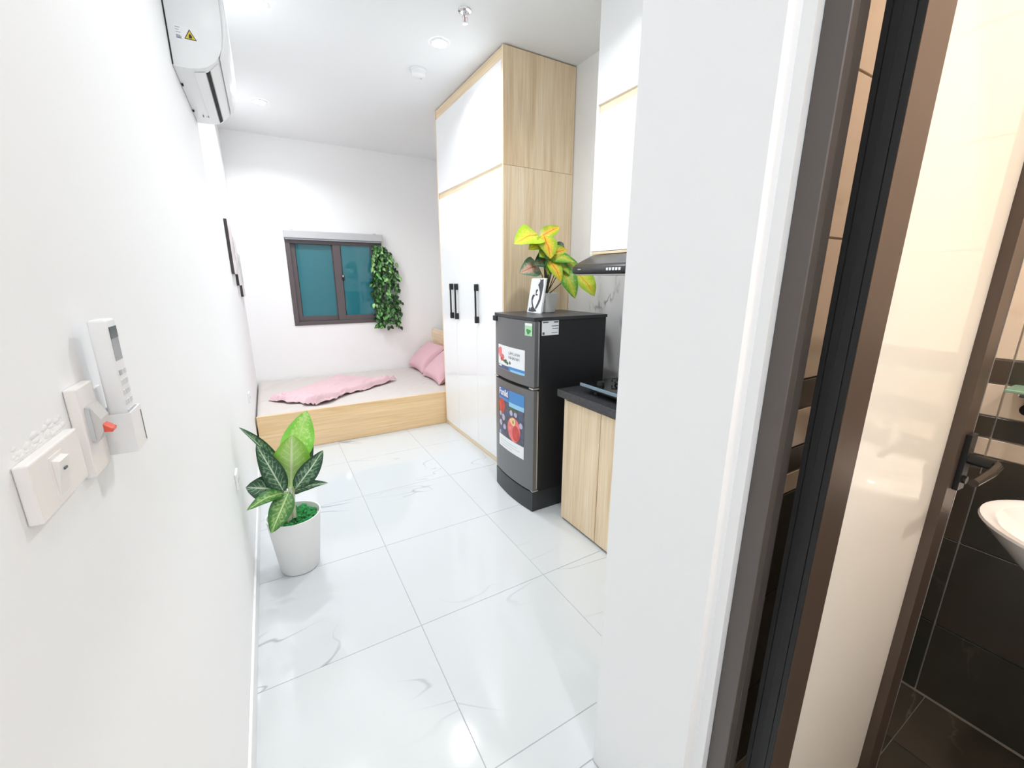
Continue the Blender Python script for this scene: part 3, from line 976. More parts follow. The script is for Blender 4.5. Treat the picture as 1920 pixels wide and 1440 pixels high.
# ------------------------------------------------------------------ FLOOR PLANT
px_, py_ = 0.185, 2.045
t = thing('potted_plant', 'variegated green plant in a round white pot by the left wall', 'potted plant', (px_, py_, 0))
obj('pot', lathe(new_bm(), [(0.0, 0.002), (0.082, 0.002), (0.087, 0.008), (0.117, 0.282), (0.1175, 0.286), (0.112, 0.286), (0.108, 0.255), (0.0, 0.255)], px_, py_, 48), POTW, t, smooth=True)
b = new_bm()
rr = random.Random(3)
for k in range(150):
    a = rr.random() * 6.283; r_ = 0.098 * math.sqrt(rr.random())
    bmesh.ops.create_icosphere(b, subdivisions=1, radius=rr.uniform(0.009, 0.017), matrix=Matrix.Translation((px_ + r_ * math.cos(a), py_ + r_ * math.sin(a), 0.257 + rr.random() * 0.012)) @ Matrix.Rotation(rr.random() * 3, 4, 'X'))
mo = obj('moss', b, mat('moss_green', (34, 128, 62), 0.8, var=0.8, vscale=60), t)
mo['kind'] = 'stuff'; mo['label'] = 'dark green moss filling the pot'
for p0, p1, p2 in (((0.165, 2.02, 0.25), (0.172, 2.015, 0.35), (0.186, 2.0, 0.445)), ((0.185, 2.03, 0.25), (0.190, 2.025, 0.36), (0.204, 2.01, 0.45)), ((0.175, 2.05, 0.25), (0.178, 2.04, 0.34), (0.162, 2.02, 0.44)), ((0.160, 2.015, 0.25), (0.168, 2.00, 0.34), (0.165, 1.99, 0.43))):
    obj('stem', tube(new_bm(), [p0, p1, p2], 0.0105, 10, 0.007), STEMW, t, smooth=True)
FL = [((0.188, 2.0, 0.425), (0.222, 1.96, 0.708), 0.155, LF_LIGHT, -0.08, (0, -1, 0.1), 0.12, 1.0),
      ((0.204, 2.045, 0.540), (0.298, 2.10, 0.765), 0.140, LF_BRIGHT, -0.1, (-0.2, -1, 0.2), 0.1, 0.72),
      ((0.204, 1.975, 0.440), (0.336, 1.955, 0.606), 0.086, LF_DARK, 0.12, (0.1, -1, 0.3), 0.25, 0.85),
      ((0.224, 2.07, 0.450), (0.300, 2.14, 0.672), 0.085, LF_DARK, 0.05, (0.3, -1, 0.1), 0.2, 0.8),
      ((0.160, 2.06, 0.440), (0.045, 1.98, 0.768), 0.060, LF_DARK, 0.12, (0.85, -0.55, 0.4), 0.5, 0.9),
      ((0.160, 2.0, 0.422), (0.086, 1.95, 0.690), 0.088, LF_DARK, 0.06, (0.2, -1, 0.1), 0.25, 0.8),
      ((0.150, 2.0, 0.440), (0.026, 1.955, 0.505), 0.115, LF_DARK, 0.15, (0.1, -1, 0.5), 0.1, 1.0),
      ((0.158, 1.98, 0.428), (0.024, 1.89, 0.440), 0.060, LF_MID, 0.25, (-0.1, -0.75, 0.9), 0.3, 0.8),
      ((0.180, 1.98, 0.432), (0.092, 1.885, 0.302), 0.095, LF_MID, 0.15, (-0.1, -1, 0.35), 0.15, 0.8),
      ((0.200, 2.02, 0.405), (0.336, 1.95, 0.452), 0.056, LF_DARK, 0.2, (0.1, -0.7, 0.8), 0.4, 0.62)]
for p0, p1, wd, mt_, bd, hint, fo_, sh in FL:
    obj('leaf', leaf_bm(p0, p1, wd, bd, hint, fo_, sh, ns=14, nu=8), mt_, t, smooth=True)

# ------------------------------------------------------------------ FRIDGE-TOP PLANT AND PICTURE
qx, qy = 1.738, 2.205
t = thing('potted_plant', 'yellow-green croton in a small white pot on the refrigerator', 'potted plant', (qx, qy, fz))
b = bmesh.new()
lo_, hi_ = 0.037, 0.054
v0 = [b.verts.new((qx + sx_ * lo_, qy + sy_ * lo_, fz + 0.001)) for sx_, sy_ in ((-1, -1), (1, -1), (1, 1), (-1, 1))]
v1 = [b.verts.new((qx + sx_ * hi_, qy + sy_ * hi_, fz + 0.118)) for sx_, sy_ in ((-1, -1), (1, -1), (1, 1), (-1, 1))]
v2 = [b.verts.new((qx + sx_ * (hi_ - .005), qy + sy_ * (hi_ - .005), fz + 0.118)) for sx_, sy_ in ((-1, -1), (1, -1), (1, 1), (-1, 1))]
v3 = [b.verts.new((qx + sx_ * (hi_ - .008), qy + sy_ * (hi_ - .008), fz + 0.100)) for sx_, sy_ in ((-1, -1), (1, -1), (1, 1), (-1, 1))]
b.faces.new(v0[::-1]); b.faces.new(v3)
for A_, B_ in ((v0, v1), (v1, v2), (v2, v3)):
    for i in range(4):
        b.faces.new((A_[i], A_[(i + 1) % 4], B_[(i + 1) % 4], B_[i]))
bmesh.ops.recalc_face_normals(b, faces=list(b.faces))
bmesh.ops.bevel(b, geom=[e_ for e_ in b.edges if abs(e_.verts[0].co.z - e_.verts[1].co.z) > 0.05], offset=0.006, segments=2, affect='EDGES', profile=0.5)
obj('pot', b, POTW, t)
CR_Y = leaf_mat('croton_yellow', (168, 202, 44), (204, 214, 62), (226, 160, 50), (222, 226, 90), 6, 0.5)
CR_O = leaf_mat('croton_orange', (150, 186, 40), (224, 190, 50), (222, 110, 40), (230, 210, 80), 6, 0.5)
CR_G = leaf_mat('croton_green', (70, 140, 40), (140, 178, 60), (212, 176, 60), (190, 190, 80), 6, 0.4)
CR_D = leaf_mat('croton_dark', (30, 74, 58), (66, 110, 84), (170, 84, 54), (120, 150, 110), 6, 0.5)
CR_P = leaf_mat('croton_pink', (92, 132, 104), (206, 170, 150), (206, 110, 96), (196, 206, 180), 6, 0.6)
CS = mat('dark_stem', (66, 70, 44), 0.6, var=0.2, vscale=40)
SL = [((1.673, 2.20, 1.620), (1.440, 2.10, 1.572), 0.165, CR_Y, 0.18, (0, -0.75, 0.75)),
      ((1.673, 2.20, 1.616), (1.812, 2.19, 1.685), 0.085, CR_O, 0.1, (0, -0.8, 0.6)),
      ((1.660, 2.15, 1.625), (1.664, 2.07, 1.488), 0.140, CR_O, 0.1, (0, -1, 0.4)),
      ((1.701, 2.20, 1.596), (1.534, 2.10, 1.540), 0.105, CR_Y, 0.15, (0, -0.9, 0.5)),
      ((1.803, 2.25, 1.500), (1.930, 2.30, 1.600), 0.120, CR_D, 0.1, (0.2, -1, 0.1)),
      ((1.744, 2.20, 1.500), (1.570, 2.10, 1.452), 0.115, CR_D, 0.15, (0, -1, 0.4)),
      ((1.660, 2.20, 1.450), (1.474, 2.10, 1.408), 0.125, CR_P, 0.12, (-0.1, -1, 0.35)),
      ((1.700, 2.15, 1.488), (1.826, 2.05, 1.478), 0.100, CR_G, 0.2, (0, -0.8, 0.6)),
      ((1.690, 2.12, 1.475), (1.722, 2.04, 1.360), 0.090, CR_O, 0.15, (-0.1, -1, 0.3)),
      ((1.772, 2.10, 1.435), (1.792, 1.99, 1.262), 0.112, CR_G, 0.12, (-0.3, -1, 0.3)),
      ((1.890, 2.10, 1.405), (1.960, 2.01, 1.272), 0.145, CR_Y, 0.12, (0, -1, 0.4)),
      ((1.672, 2.18, 1.552), (1.750, 2.11, 1.520), 0.085, CR_Y, 0.15, (0, -1, 0.5)),
      ((1.745, 2.15, 1.482), (1.785, 2.04, 1.400), 0.080, CR_G, 0.15, (0, -1, 0.5)),
      ((1.700, 2.17, 1.540), (1.600, 2.09, 1.500), 0.105, CR_G, 0.15, (0, -1, 0.4)),
      ((1.690, 2.16, 1.510), (1.800, 2.10, 1.545), 0.095, CR_O, 0.12, (0, -1, 0.3)),
      ((1.720, 2.16, 1.480), (1.655, 2.08, 1.400), 0.090, CR_G, 0.15, (0, -1, 0.3)),
      ((1.780, 2.14, 1.470), (1.880, 2.06, 1.430), 0.105, CR_G, 0.15, (0.1, -1, 0.4))]
root = (qx - 0.012, qy, fz + 0.098)
obj('soil', bx(qx - 0.044, qx + 0.044, qy - 0.044, qy + 0.044, fz + 0.096, fz + 0.1015), mat('soil', (60, 50, 38), 0.9), t)
for k, (p0, p1, wd, mt_, bd, hint) in enumerate(SL):
    mid = Vector(root).lerp(Vector(p0), 0.55) + Vector((0, -0.01, 0.02))
    obj('stem', tube(new_bm(), [Vector(root) + Vector((0.004 * (k % 3), 0.004 * (k % 2), 0)), mid, Vector(p0), Vector(p0).lerp(Vector(p1), 0.06)], 0.0032, 7, 0.0016), CS, t, smooth=True)
    obj('leaf', leaf_bm(p0, p1, wd, bd, hint, 0.12, 0.72, ns=10, nu=6), mt_, t, smooth=True)

# black and white picture card leaning against the pot, facing the room
t = thing('picture_card', 'small black and white picture leaning by the pot on the refrigerator', 'picture', (1.63, 2.175, fz))
PX0, PX1, PZ0, PZ1 = 1.616, 1.650, fz + 0.001, 1.374
pyA, pyB = 2.252, 2.098


def on_card(u, v, lift=0.0):
    """u 0..1 left to right as seen from the room, v 0..1 up"""
    return (PX0 + (PX1 - PX0) * v - lift, pyA + (pyB - pyA) * u, PZ0 + (PZ1 - PZ0) * v)


b = bmesh.new()
fr_ = [b.verts.new(on_card(u, v)) for u, v in ((0, 0), (1, 0), (1, 1), (0, 1))]
bk_ = [b.verts.new(Vector(on_card(u, v)) + Vector((0.012, 0, 0.002))) for u, v in ((0, 0), (1, 0), (1, 1), (0, 1))]
b.faces.new(fr_); b.faces.new(bk_[::-1])
for i in range(4):
    b.faces.new((fr_[i], fr_[(i + 1) % 4], bk_[(i + 1) % 4], bk_[i]))
bmesh.ops.recalc_face_normals(b, faces=list(b.faces))
obj('panel', b, PAPER, t)
INK = mat('ink_grey', (66, 68, 74), 0.5)
shapes = [[(.60, .99), (.72, .96), (.86, .99), (.92, .80), (.90, .55), (.86, .35), (.74, .20), (.62, .10), (.55, .14), (.66, .28), (.74, .42), (.74, .60), (.62, .74), (.54, .82), (.62, .88), (.66, .94)],
          [(.44, .66), (.52, .70), (.60, .66), (.54, .62), (.50, .56), (.62, .55), (.60, .50), (.46, .51)],
          [(.24, .50), (.34, .54), (.42, .50), (.36, .46), (.30, .36), (.36, .26), (.46, .16), (.60, .10), (.70, .05), (.40, .02), (.20, .03), (.26, .14), (.34, .18), (.26, .26), (.20, .40)],
          [(.10, .05), (.20, .02), (.22, .12), (.16, .16)]]
for sh in shapes:
    b = bmesh.new()
    f = b.faces.new([b.verts.new(on_card(u, v, 0.0006)) for u, v in sh])
    bmesh.ops.triangulate(b, faces=[f])
    obj('ink_shape', b, INK, t)

# ------------------------------------------------------------------ KITCHEN
t = thing('base_cabinet', 'oak kitchen base cabinet under the black worktop', 'cabinet', (1.84, 1.28, 0))
obj('carcass', bx(1.566, W - 0.004, 0.672, 1.730, 0.002, 0.742), OAK_V, t)
obj('end_panel', bx(1.550, W - 0.004, 1.7305, 1.748, 0.002, 0.742, bev=0.001), OAK_V, t)
for a, c in ((1.449, 1.729), (1.130, 1.447), (0.674, 1.128)):
    obj('door', bx(1.546, 1.5655, a + 0.001, c - 0.001, 0.014, 0.728, bev=0.0012), OAK_V, t)
obj('plinth', bx(1.558, 1.5655, 0.674, 1.730, 0.002, 0.012), DARKG, t)
o = obj('worktop', bx(1.518, W - 0.004, 0.672, 1.776, 0.744, 0.786, bev=0.003), STONE)
tag(o, 'black speckled stone kitchen worktop', 'worktop')
# splashback
t = thing('splashback', 'pale veined marble splashback between worktop and hood', 'splashback', (W - 0.003, 1.6, 0.79))
for a, c in ((0.672, 1.286), (1.288, 1.886), (1.888, 2.482)):
    obj('tile', bx(W - 0.010, W - 0.001, a, c, 0.788 if c < 1.9 else 0.62, 1.392, bev=0.0008, seg=1), SPLASH, t, origin=(W - 0.005, (a + c) / 2, 1.09))
# gas hob
hz = 0.786
t = thing('gas_hob', 'black glass two-burner gas hob on the worktop', 'hob', (1.78, 1.31, hz))
obj('glass_top', bx(1.588, 1.960, 0.960, 1.660, hz + 0.044, hz + 0.052, bev=0.002), HOBG, t)
obj('front_edge', bx(1.580, 1.5875, 0.960, 1.660, hz + 0.036, hz + 0.053, bev=0.002), HOBE, t)
obj('burner_box', bx(1.615, 1.935, 1.000, 1.615, hz + 0.012, hz + 0.0435, bev=0.004), BLACKP, t)
for x, y in ((1.63, 1.03), (1.63, 1.585), (1.915, 1.03), (1.915, 1.585)):
    obj('foot', lathe(new_bm(), [(0.0, hz + 0.001), (0.014, hz + 0.001), (0.012, hz + 0.012), (0.0, hz + 0.012)], x, y, 14), BLACKP, t, smooth=True)
for y in (1.48, 1.14):
    bn = obj('burner', lathe(new_bm(), [(0.0, hz + 0.053), (0.070, hz + 0.053), (0.068, hz + 0.058), (0.045, hz + 0.060), (0.043, hz + 0.068), (0.030, hz + 0.071), (0.0, hz + 0.071)], 1.79, y, 28), SILVER, t, smooth=True)
    gb = new_bm()
    tube(gb, [(1.79 + 0.095 * math.cos(a), y + 0.095 * math.sin(a), hz + 0.062) for a in [2 * math.pi * k / 24 for k in range(25)]], 0.005, 6)
    for k in range(4):
        a = math.pi / 4 + k * math.pi / 2
        tube(gb, [(1.79 + 0.11 * math.cos(a), y + 0.11 * math.sin(a), hz + 0.062), (1.79 + 0.11 * math.cos(a), y + 0.11 * math.sin(a), hz + 0.080), (1.79 + 0.045 * math.cos(a), y + 0.045 * math.sin(a), hz + 0.080)], 0.004, 6)
    obj('pan_support', gb, BLACKP, t)
for y in (1.56, 1.06):
    obj('knob', lathe(new_bm(), [(0.0, hz + 0.053), (0.020, hz + 0.053), (0.018, hz + 0.072), (0.0, hz + 0.072)], 1.635, y, 20), BLACKP, t, smooth=True)
# range hood
t = thing('range_hood', 'slim black range hood under the white wall cabinets', 'range hood', (1.9, 1.5, 1.39))
obj('canopy', prism(new_bm(), [(W - 0.004, 1.396), (1.668, 1.396), (1.654, 1.402), (1.650, 1.414), (1.654, 1.432), (1.668, 1.446), (1.785, 1.497), (1.795, 1.499), (W - 0.004, 1.499)], 'y', 1.150, 1.850, bev=0.003), HOODM, t, smooth=True)
obj('visor', bx(1.664, 1.98, 1.165, 1.835, 1.3895, 1.3955, bev=0.002), SILVER, t)
for k in range(5):
    y = 1.575 - k * 0.021
    obj('button', bx(1.6465, 1.6525, y - 0.006, y + 0.006, 1.411, 1.424, bev=0.001), PAPER, t)
obj('badge', bx(1.6475, 1.6525, 1.775, 1.800, 1.417, 1.422), SILVER, t)
# wall cabinets
t = thing('wall_cabinet', 'glossy white wall cabinets up to the ceiling above the hood', 'cabinet', (1.96, 1.35, 1.51))
cx0 = 1.80
obj('carcass', bx(cx0 + 0.020, W - 0.004, 0.672, 1.872, 1.503, 2.714), OAK_Y, t)
obj('bottom_board', bx(cx0 + 0.001, cx0 + 0.0195, 0.672, 1.872, 1.503, 1.516), OAK_Y, t)
obj('end_panel', bx(cx0 + 0.001, W - 0.004, 1.8725, 1.886, 1.503, 2.714, bev=0.001), LAM, t)
obj('rail', bx(cx0 + 0.010, cx0 + 0.0195, 0.672, 1.872, 2.19, 2.26), OAK_Y, t)
for z0, z1 in ((1.518, 2.200), (2.242, 2.712)):
    for a, c in ((1.342, 1.884), (0.674, 1.340)):
        obj('door', bx(cx0, cx0 + 0.0185, a + 0.001, c - 0.001, z0, z1, bev=0.001), LAM, t)

# ------------------------------------------------------------------ AIR CONDITIONER
ay0, ay1 = 2.170, 2.850
t = thing('air_conditioner', 'white split air conditioner high on the left wall', 'air conditioner', (0.1, 2.51, 2.13))
body = [(0.001, 2.138), (0.070, 2.140), (0.105, 2.150), (0.150, 2.196), (0.166, 2.250), (0.172, 2.330), (0.172, 2.428), (0.001, 2.430)]
obj('body', prism(new_bm(), body, 'y', ay0, ay1, bev=0.003), WPLAST, t, smooth=True)
fp = [(0.153, 2.192), (0.168, 2.215), (0.182, 2.262), (0.192, 2.330), (0.194, 2.420), (0.186, 2.436), (0.1735, 2.436), (0.1735, 2.330), (0.1675, 2.250)]
obj('front_panel', prism(new_bm(), fp, 'y', ay0 + 0.004, ay1 - 0.004, bev=0.002), WPLAST, t, smooth=True)
obj('mounting_plate', bx(0.0005, 0.0042, ay0 - 0.006, ay0 - 0.0006, 2.140, 2.425), DARKG, t)
# end cap line, outlet slot, louvre
cap = [(0.0045, 2.134), (0.050, 2.135), (0.080, 2.140), (0.107, 2.150), (0.134, 2.171), (0.153, 2.197), (0.164, 2.224), (0.1700, 2.256), (0.1755, 2.330), (0.1755, 2.432), (0.0045, 2.434)]
obj('end_cap', prism(new_bm(), cap, 'y', ay0 - 0.006, ay0 - 0.0005, bev=0.002), WPLAST, t, smooth=True)
sl = prism(new_bm(), [(0.1010, 2.1455), (0.1135, 2.1560), (0.1130, 2.1600), (0.1005, 2.1500)], 'y', ay0 + 0.045, ay1 - 0.03)
obj('outlet_slot', sl, mat('slot_black', (10, 11, 11), 0.7), t)
obj('louvre', prism(new_bm(), [(0.1165, 2.1575), (0.1450, 2.1865), (0.1435, 2.1885), (0.1150, 2.1595)], 'y', ay0 + 0.04, ay1 - 0.03), WPLAST, t)
obj('louvre', prism(new_bm(), [(0.062, 2.1355), (0.098, 2.1435), (0.0975, 2.1450), (0.062, 2.1370)], 'y', ay0 + 0.03, ay1 - 0.03), WPLAST, t)
for y in (2.345, 2.655):
    obj('clip', bx(0.003, 0.010, y - 0.008, y + 0.008, 2.131, 2.1375, bev=0.001), DARKG, t)
tb = text_bm('1+', 0.05)
for v in tb.verts:
    v.co = Vector((0.028 + v.co.x * 0.8, 2.74 - v.co.y * 1.0, 2.1372))
obj('underside_mark', tb, P_TEXT, t)
ys_ = ay0 - 0.0066
st = obj('warning_label', bx(0.046, 0.094, ys_, ys_ + 0.0004, 2.224, 2.270), PAPER, t)
b = bmesh.new(); b.faces.new([b.verts.new(p) for p in ((0.051, ys_ - 0.0003, 2.230), (0.089, ys_ - 0.0003, 2.230), (0.070, ys_ - 0.0003, 2.264))])
obj('triangle', b, BLACKP, st)
b = bmesh.new(); b.faces.new([b.verts.new(p) for p in ((0.055, ys_ - 0.0006, 2.2325), (0.085, ys_ - 0.0006, 2.2325), (0.070, ys_ - 0.0006, 2.259))])
obj('triangle', b, mat('warning_yellow', (216, 190, 60), 0.5), st)
b = bmesh.new(); b.faces.new([b.verts.new(p) for p in ((0.066, ys_ - 0.0009, 2.235), (0.074, ys_ - 0.0009, 2.235), (0.076, ys_ - 0.0009, 2.241), (0.070, ys_ - 0.0009, 2.250), (0.066, ys_ - 0.0009, 2.243))])
obj('flame', b, BLACKP, st)
st = obj('info_label', bx(0.024, 0.045, ys_, ys_ + 0.0004, 2.222, 2.270), PAPER, t)
for z, x1 in ((2.262, 0.042), (2.254, 0.038), (2.246, 0.042), (2.232, 0.043), (2.228, 0.043), (2.236, 0.040)):
    obj('text_line', bx(0.027, x1, ys_ - 0.0003, ys_, z, z + 0.0025), P_LTEXT if z > 2.24 else P_TEXT, st)

# ------------------------------------------------------------------ LEFT WALL: pictures, sockets, switches, remote
for y0, z0, col, lab in ((3.675, 1.405, (226, 216, 220), 'dark sided picture on the left wall, highest and nearest of the three'),
                         (4.085, 1.318, (230, 224, 226), 'dark sided picture on the left wall, middle of the descending three'),
                         (4.495, 1.216, (216, 216, 216), 'dark sided picture on the left wall, lowest and nearest the window wall')):
    t = thing('wall_picture', lab, 'picture', (0, y0 + 0.15, z0), 'three pictures stepping down the left wall')
    hgt, wid = 0.375, 0.33
    b = bx(0.001, 0.0195, y0, y0 + wid, z0, z0 + hgt, bev=0.001)
    obj('frame', b, mat('picture_frame', (58, 52, 52), 0.45), t)
    obj('print', bx(0.0196, 0.0225, y0 + 0.003, y0 + wid - 0.001, z0 + 0.001, z0 + hgt - 0.001), mat('picture_print_%d' % int(y0 * 100), col, 0.6, var=0.25, vscale=9), t)
for y0, z0, lab in ((1.862, 0.540, 'white wall socket low on the left wall behind the plant'), (3.345, 0.522, 'white wall socket on the left wall near the bed')):
    t = thing('wall_socket', lab, 'socket', (0, y0 + 0.04, z0), 'white sockets on the left wall')
    obj('plate', bx(0.0005, 0.009, y0, y0 + 0.075, z0, z0 + 0.068, bev=0.002), WPLAST, t)
    for dy in (0.022, 0.053):
        obj('outlet', tube(new_bm(), [(0.0085, y0 + dy, z0 + 0.034), (0.0098, y0 + dy, z0 + 0.034)], 0.010, 16), GPLAST, t)

# light switch (horizontal plate, one rocker)
t = thing('light_switch', 'wide white switch plate with one rocker on the left wall', 'light switch', (0, 0.53, 1.158))
obj('plate', bx(0.0003, 0.0105, 0.4765, 0.5835, 1.1585, 1.2135, bev=0.0016), SWPLAST, t)
rk = obj('rocker', prism(new_bm(), [(0.0100, 1.1670), (0.0112, 1.1670), (0.0165, 1.2010), (0.0100, 1.2030)], 'y', 0.5135, 0.5345), SWPLAST, t)
obj('rocker_mark', bx(0.0152, 0.0162, 0.521, 0.527, 1.1905, 1.1925), P_TEXT, rk)
obj('module', bx(0.0100, 0.0112, 0.5105, 0.5375, 1.1645, 1.2065, bev=0.0004), SWPLAST, t)
# breaker plate
t = thing('breaker_switch', 'upright white plate with a red-levered breaker beside the switch', 'breaker', (0, 0.63, 1.148))
obj('plate', bx(0.0003, 0.0105, 0.603, 0.6555, 1.148, 1.250, bev=0.0016), SWPLAST, t)
bk = obj('breaker_body', prism(new_bm(), [(0.0100, 1.1860), (0.0155, 1.1860), (0.0220, 1.1980), (0.0220, 1.2120), (0.0150, 1.2270), (0.0100, 1.2270)], 'y', 0.6130, 0.6400), mat('breaker_grey', (206, 204, 202), 0.4), t)
obj('lever', prism(new_bm(), [(0.0215, 1.1960), (0.0290, 1.1950), (0.0300, 1.1990), (0.0215, 1.2060)], 'y', 0.6140, 0.6280, bev=0.0008), mat('red_lever', (226, 92, 72), 0.35), bk)
obj('side_shadow_gap', bx(0.0102, 0.0145, 0.6118, 0.6128, 1.188, 1.225), GPLAST, bk)
# holder and remote
t = thing('remote_holder', 'white plastic remote holder fixed on the left wall', 'holder', (0, 0.69, 1.152))
obj('back_plate', bx(0.0003, 0.0035, 0.6565, 0.7035, 1.152, 1.235, bev=0.001), WPLAST, t)
b = new_bm()
box(b, 0.0036, 0.0370, 0.6565, 0.659, 1.154, 1.2045); box(b, 0.0036, 0.0370, 0.7010, 0.7035, 1.154, 1.2045)
box(b, 0.0345, 0.0370, 0.6591, 0.7009, 1.154, 1.2045); box(b, 0.0036, 0.0344, 0.6591, 0.7009, 1.154, 1.1565)
obj('pocket', b, WPLAST, t)
obj('slit', bx(0.0371, 0.0376, 0.6970, 0.6983, 1.157, 1.198), mat('slit_grey', (120, 122, 124), 0.6), t)
t = thing('remote_control', 'white air conditioner remote standing in the wall holder', 'remote control', (0.024, 0.69, 1.158))
obj('case', bx(0.0150, 0.0325, 0.6620, 0.6985, 1.1575, 1.3180, bev=0.0035, seg=3), WPLAST, t, smooth=True)
sc_ = obj('display', bx(0.0322, 0.0330, 0.6660, 0.6930, 1.268, 1.309), mat('lcd_grey', (150, 156, 158), 0.2), t)
obj('display_bar', bx(0.0328, 0.0333, 0.6660, 0.6930, 1.295, 1.309), mat('lcd_dark', (98, 108, 114), 0.2), sc_)
for r_ in range(5):
    for c_ in range(3):
        obj('button', bx(0.0322, 0.0334, 0.6670 + c_ * 0.0095, 0.6740 + c_ * 0.0095, 1.250 - r_ * 0.0125, 1.2565 - r_ * 0.0125, bev=0.0004, seg=1), (P_LTEXT if r_ == 0 and c_ == 0 else mat('button_grey', (214, 216, 218), 0.4)), t)

# ------------------------------------------------------------------ HANGING VINE
t = thing('hanging_ivy', 'hanging artificial green ivy at the right side of the window', 'hanging plant', (1.36, 4.99, 0.78))
IV = leaf_mat('ivy_leaf', (40, 104, 38), (70, 140, 56), (150, 192, 120), (110, 176, 90), 5, 0.35, rnd=0.55)
IVL = leaf_mat('ivy_pale_leaf', (96, 160, 78), (150, 200, 124), (206, 228, 180), (170, 210, 140), 5, 0.35, rnd=0.3)
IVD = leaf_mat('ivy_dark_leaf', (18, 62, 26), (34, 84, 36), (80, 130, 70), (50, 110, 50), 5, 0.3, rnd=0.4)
ivm = []
for mm_ in (IV, IVL, IVD):
    bmx = leaf_bm((0, 0, 0), (0, 0, -0.060), 0.040, 0.18, (0, -1, 0.3), 0.2, 0.7, ns=4, nu=4)
    me = bpy.data.meshes.new('leaf'); bmx.to_mesh(me); bmx.free(); me.materials.append(mm_)
    me.polygons.foreach_set('use_smooth', [True] * len(me.polygons))
    ivm.append(me)
rr = random.Random(11)
obj('hook', tube(new_bm(), [(1.335, D - 0.001, 1.735), (1.335, D - 0.03, 1.735), (1.335, D - 0.035, 1.75)], 0.003, 8), BLACKP, t)
strands = []
for k in range(9):
    f_ = k / 8
    xb_ = 1.285 + 0.245 * f_ + rr.uniform(-.01, .01)
    zb_ = 0.80 + 0.06 * abs(f_ - 0.55) + rr.uniform(-0.01, 0.05)
    yv = D - 0.035 - 0.06 * math.sin(math.pi * f_) - rr.uniform(0, .015)
    p0 = Vector((1.335, D - 0.035, 1.735))
    p1 = Vector((1.27 + 0.30 * f_, yv, 1.76))
    p2 = Vector((1.275 + 0.265 * f_, yv, 1.25))
    p3 = Vector((xb_ + 0.02 * f_, yv, zb_))
    pts = []
    for q in range(13):
        s_ = q / 12
        pts.append(p0 * (1 - s_) ** 3 + p1 * 3 * s_ * (1 - s_) ** 2 + p2 * 3 * s_ * s_ * (1 - s_) + p3 * s_ ** 3)
    obj('stem', tube(new_bm(), pts, 0.0022, 5), mat('vine_stem', (86, 122, 60), 0.6), t)
    strands.append(pts)
base = Vector(t.location)
for k in range(290):
    pts = strands[k % 9]
    s_ = min(0.999, max(0.06, (k // 9 + rr.random()) / 32.5)) * 12
    i = int(s_)
    p = pts[i].lerp(pts[min(12, i + 1)], s_ - i) + Vector((rr.uniform(-.018, .022), rr.uniform(-.03, .005), rr.uniform(-.01, .01)))
    z = p.z
    pick = rr.random()
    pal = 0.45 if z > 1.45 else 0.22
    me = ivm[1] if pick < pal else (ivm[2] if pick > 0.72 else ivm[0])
    o = bpy.data.objects.new('leaf', me)
    C.objects.link(o)
    o.parent = t
    o.location = p - base
    o.rotation_euler = (rr.uniform(-0.7, 0.2), rr.uniform(-0.9, 0.9), rr.uniform(-0.8, 0.8))
    sc = rr.uniform(0.75, 1.15)
    o.scale = (sc, sc, sc)

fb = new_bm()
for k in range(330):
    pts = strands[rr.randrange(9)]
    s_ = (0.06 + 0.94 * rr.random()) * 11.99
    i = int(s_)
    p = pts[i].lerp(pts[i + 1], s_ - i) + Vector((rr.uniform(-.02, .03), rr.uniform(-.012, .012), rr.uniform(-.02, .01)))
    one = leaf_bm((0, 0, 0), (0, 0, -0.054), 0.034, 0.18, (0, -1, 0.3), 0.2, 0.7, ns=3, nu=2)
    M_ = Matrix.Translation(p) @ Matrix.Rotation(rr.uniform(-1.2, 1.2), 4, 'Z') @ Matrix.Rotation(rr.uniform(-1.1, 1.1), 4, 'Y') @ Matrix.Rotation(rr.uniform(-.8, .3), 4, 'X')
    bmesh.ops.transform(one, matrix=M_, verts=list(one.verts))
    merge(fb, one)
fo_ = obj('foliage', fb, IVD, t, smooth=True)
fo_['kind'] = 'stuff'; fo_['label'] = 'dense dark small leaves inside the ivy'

# ------------------------------------------------------------------ BATHROOM DOOR (frame, open leaf)
dr = thing('door_1', 'open bathroom door of bronze aluminium with cream glass', 'door', (1.08, 0.40, 0), kind='structure')
b = new_bm()
DZ = 2.09
# far jamb with a groove line, near jamb, head
prism(b, [(0.906, 0.368), (0.906, 0.3345), (0.9075, 0.333), (0.9250, 0.333), (0.9258, 0.335), (0.9266, 0.333), (0.951, 0.333), (0.951, 0.368)], 'z', 0.0, 2.135)
prism(b, [(0.906, -0.3655), (0.906, -0.330), (0.951, -0.330), (0.951, -0.3655)], 'z', 0.0, 2.135)
box(b, 0.906, 0.951, -0.3295, 0.3325, DZ, 2.135)
obj('door_frame', b, BRONZE, dr)
ca, sa = math.cos(-0.070), math.sin(-0.070)
LP = Vector((0.957, 0.2718))       # front hinge-side corner of the leaf
LW, LT = 0.581, 0.046


def leafp(a, d):
    """a along the leaf from the hinge, d depth behind the camera-side face"""
    return (LP.x + a * ca - d * sa, LP.y + a * sa + d * ca)


def lbox(bm, a0, a1, d0, d1, z0, z1):
    return prism(bm, [leafp(a0, d0), leafp(a1, d0), leafp(a1, d1), leafp(a0, d1)], 'z', z0, z1)


Z0, Z1 = 0.004, 2.078
ST = 0.071
hs = obj('hinge_stile', lbox(new_bm(), 0.0, ST, 0.0, LT, Z0, Z1), BRONZE2, dr)
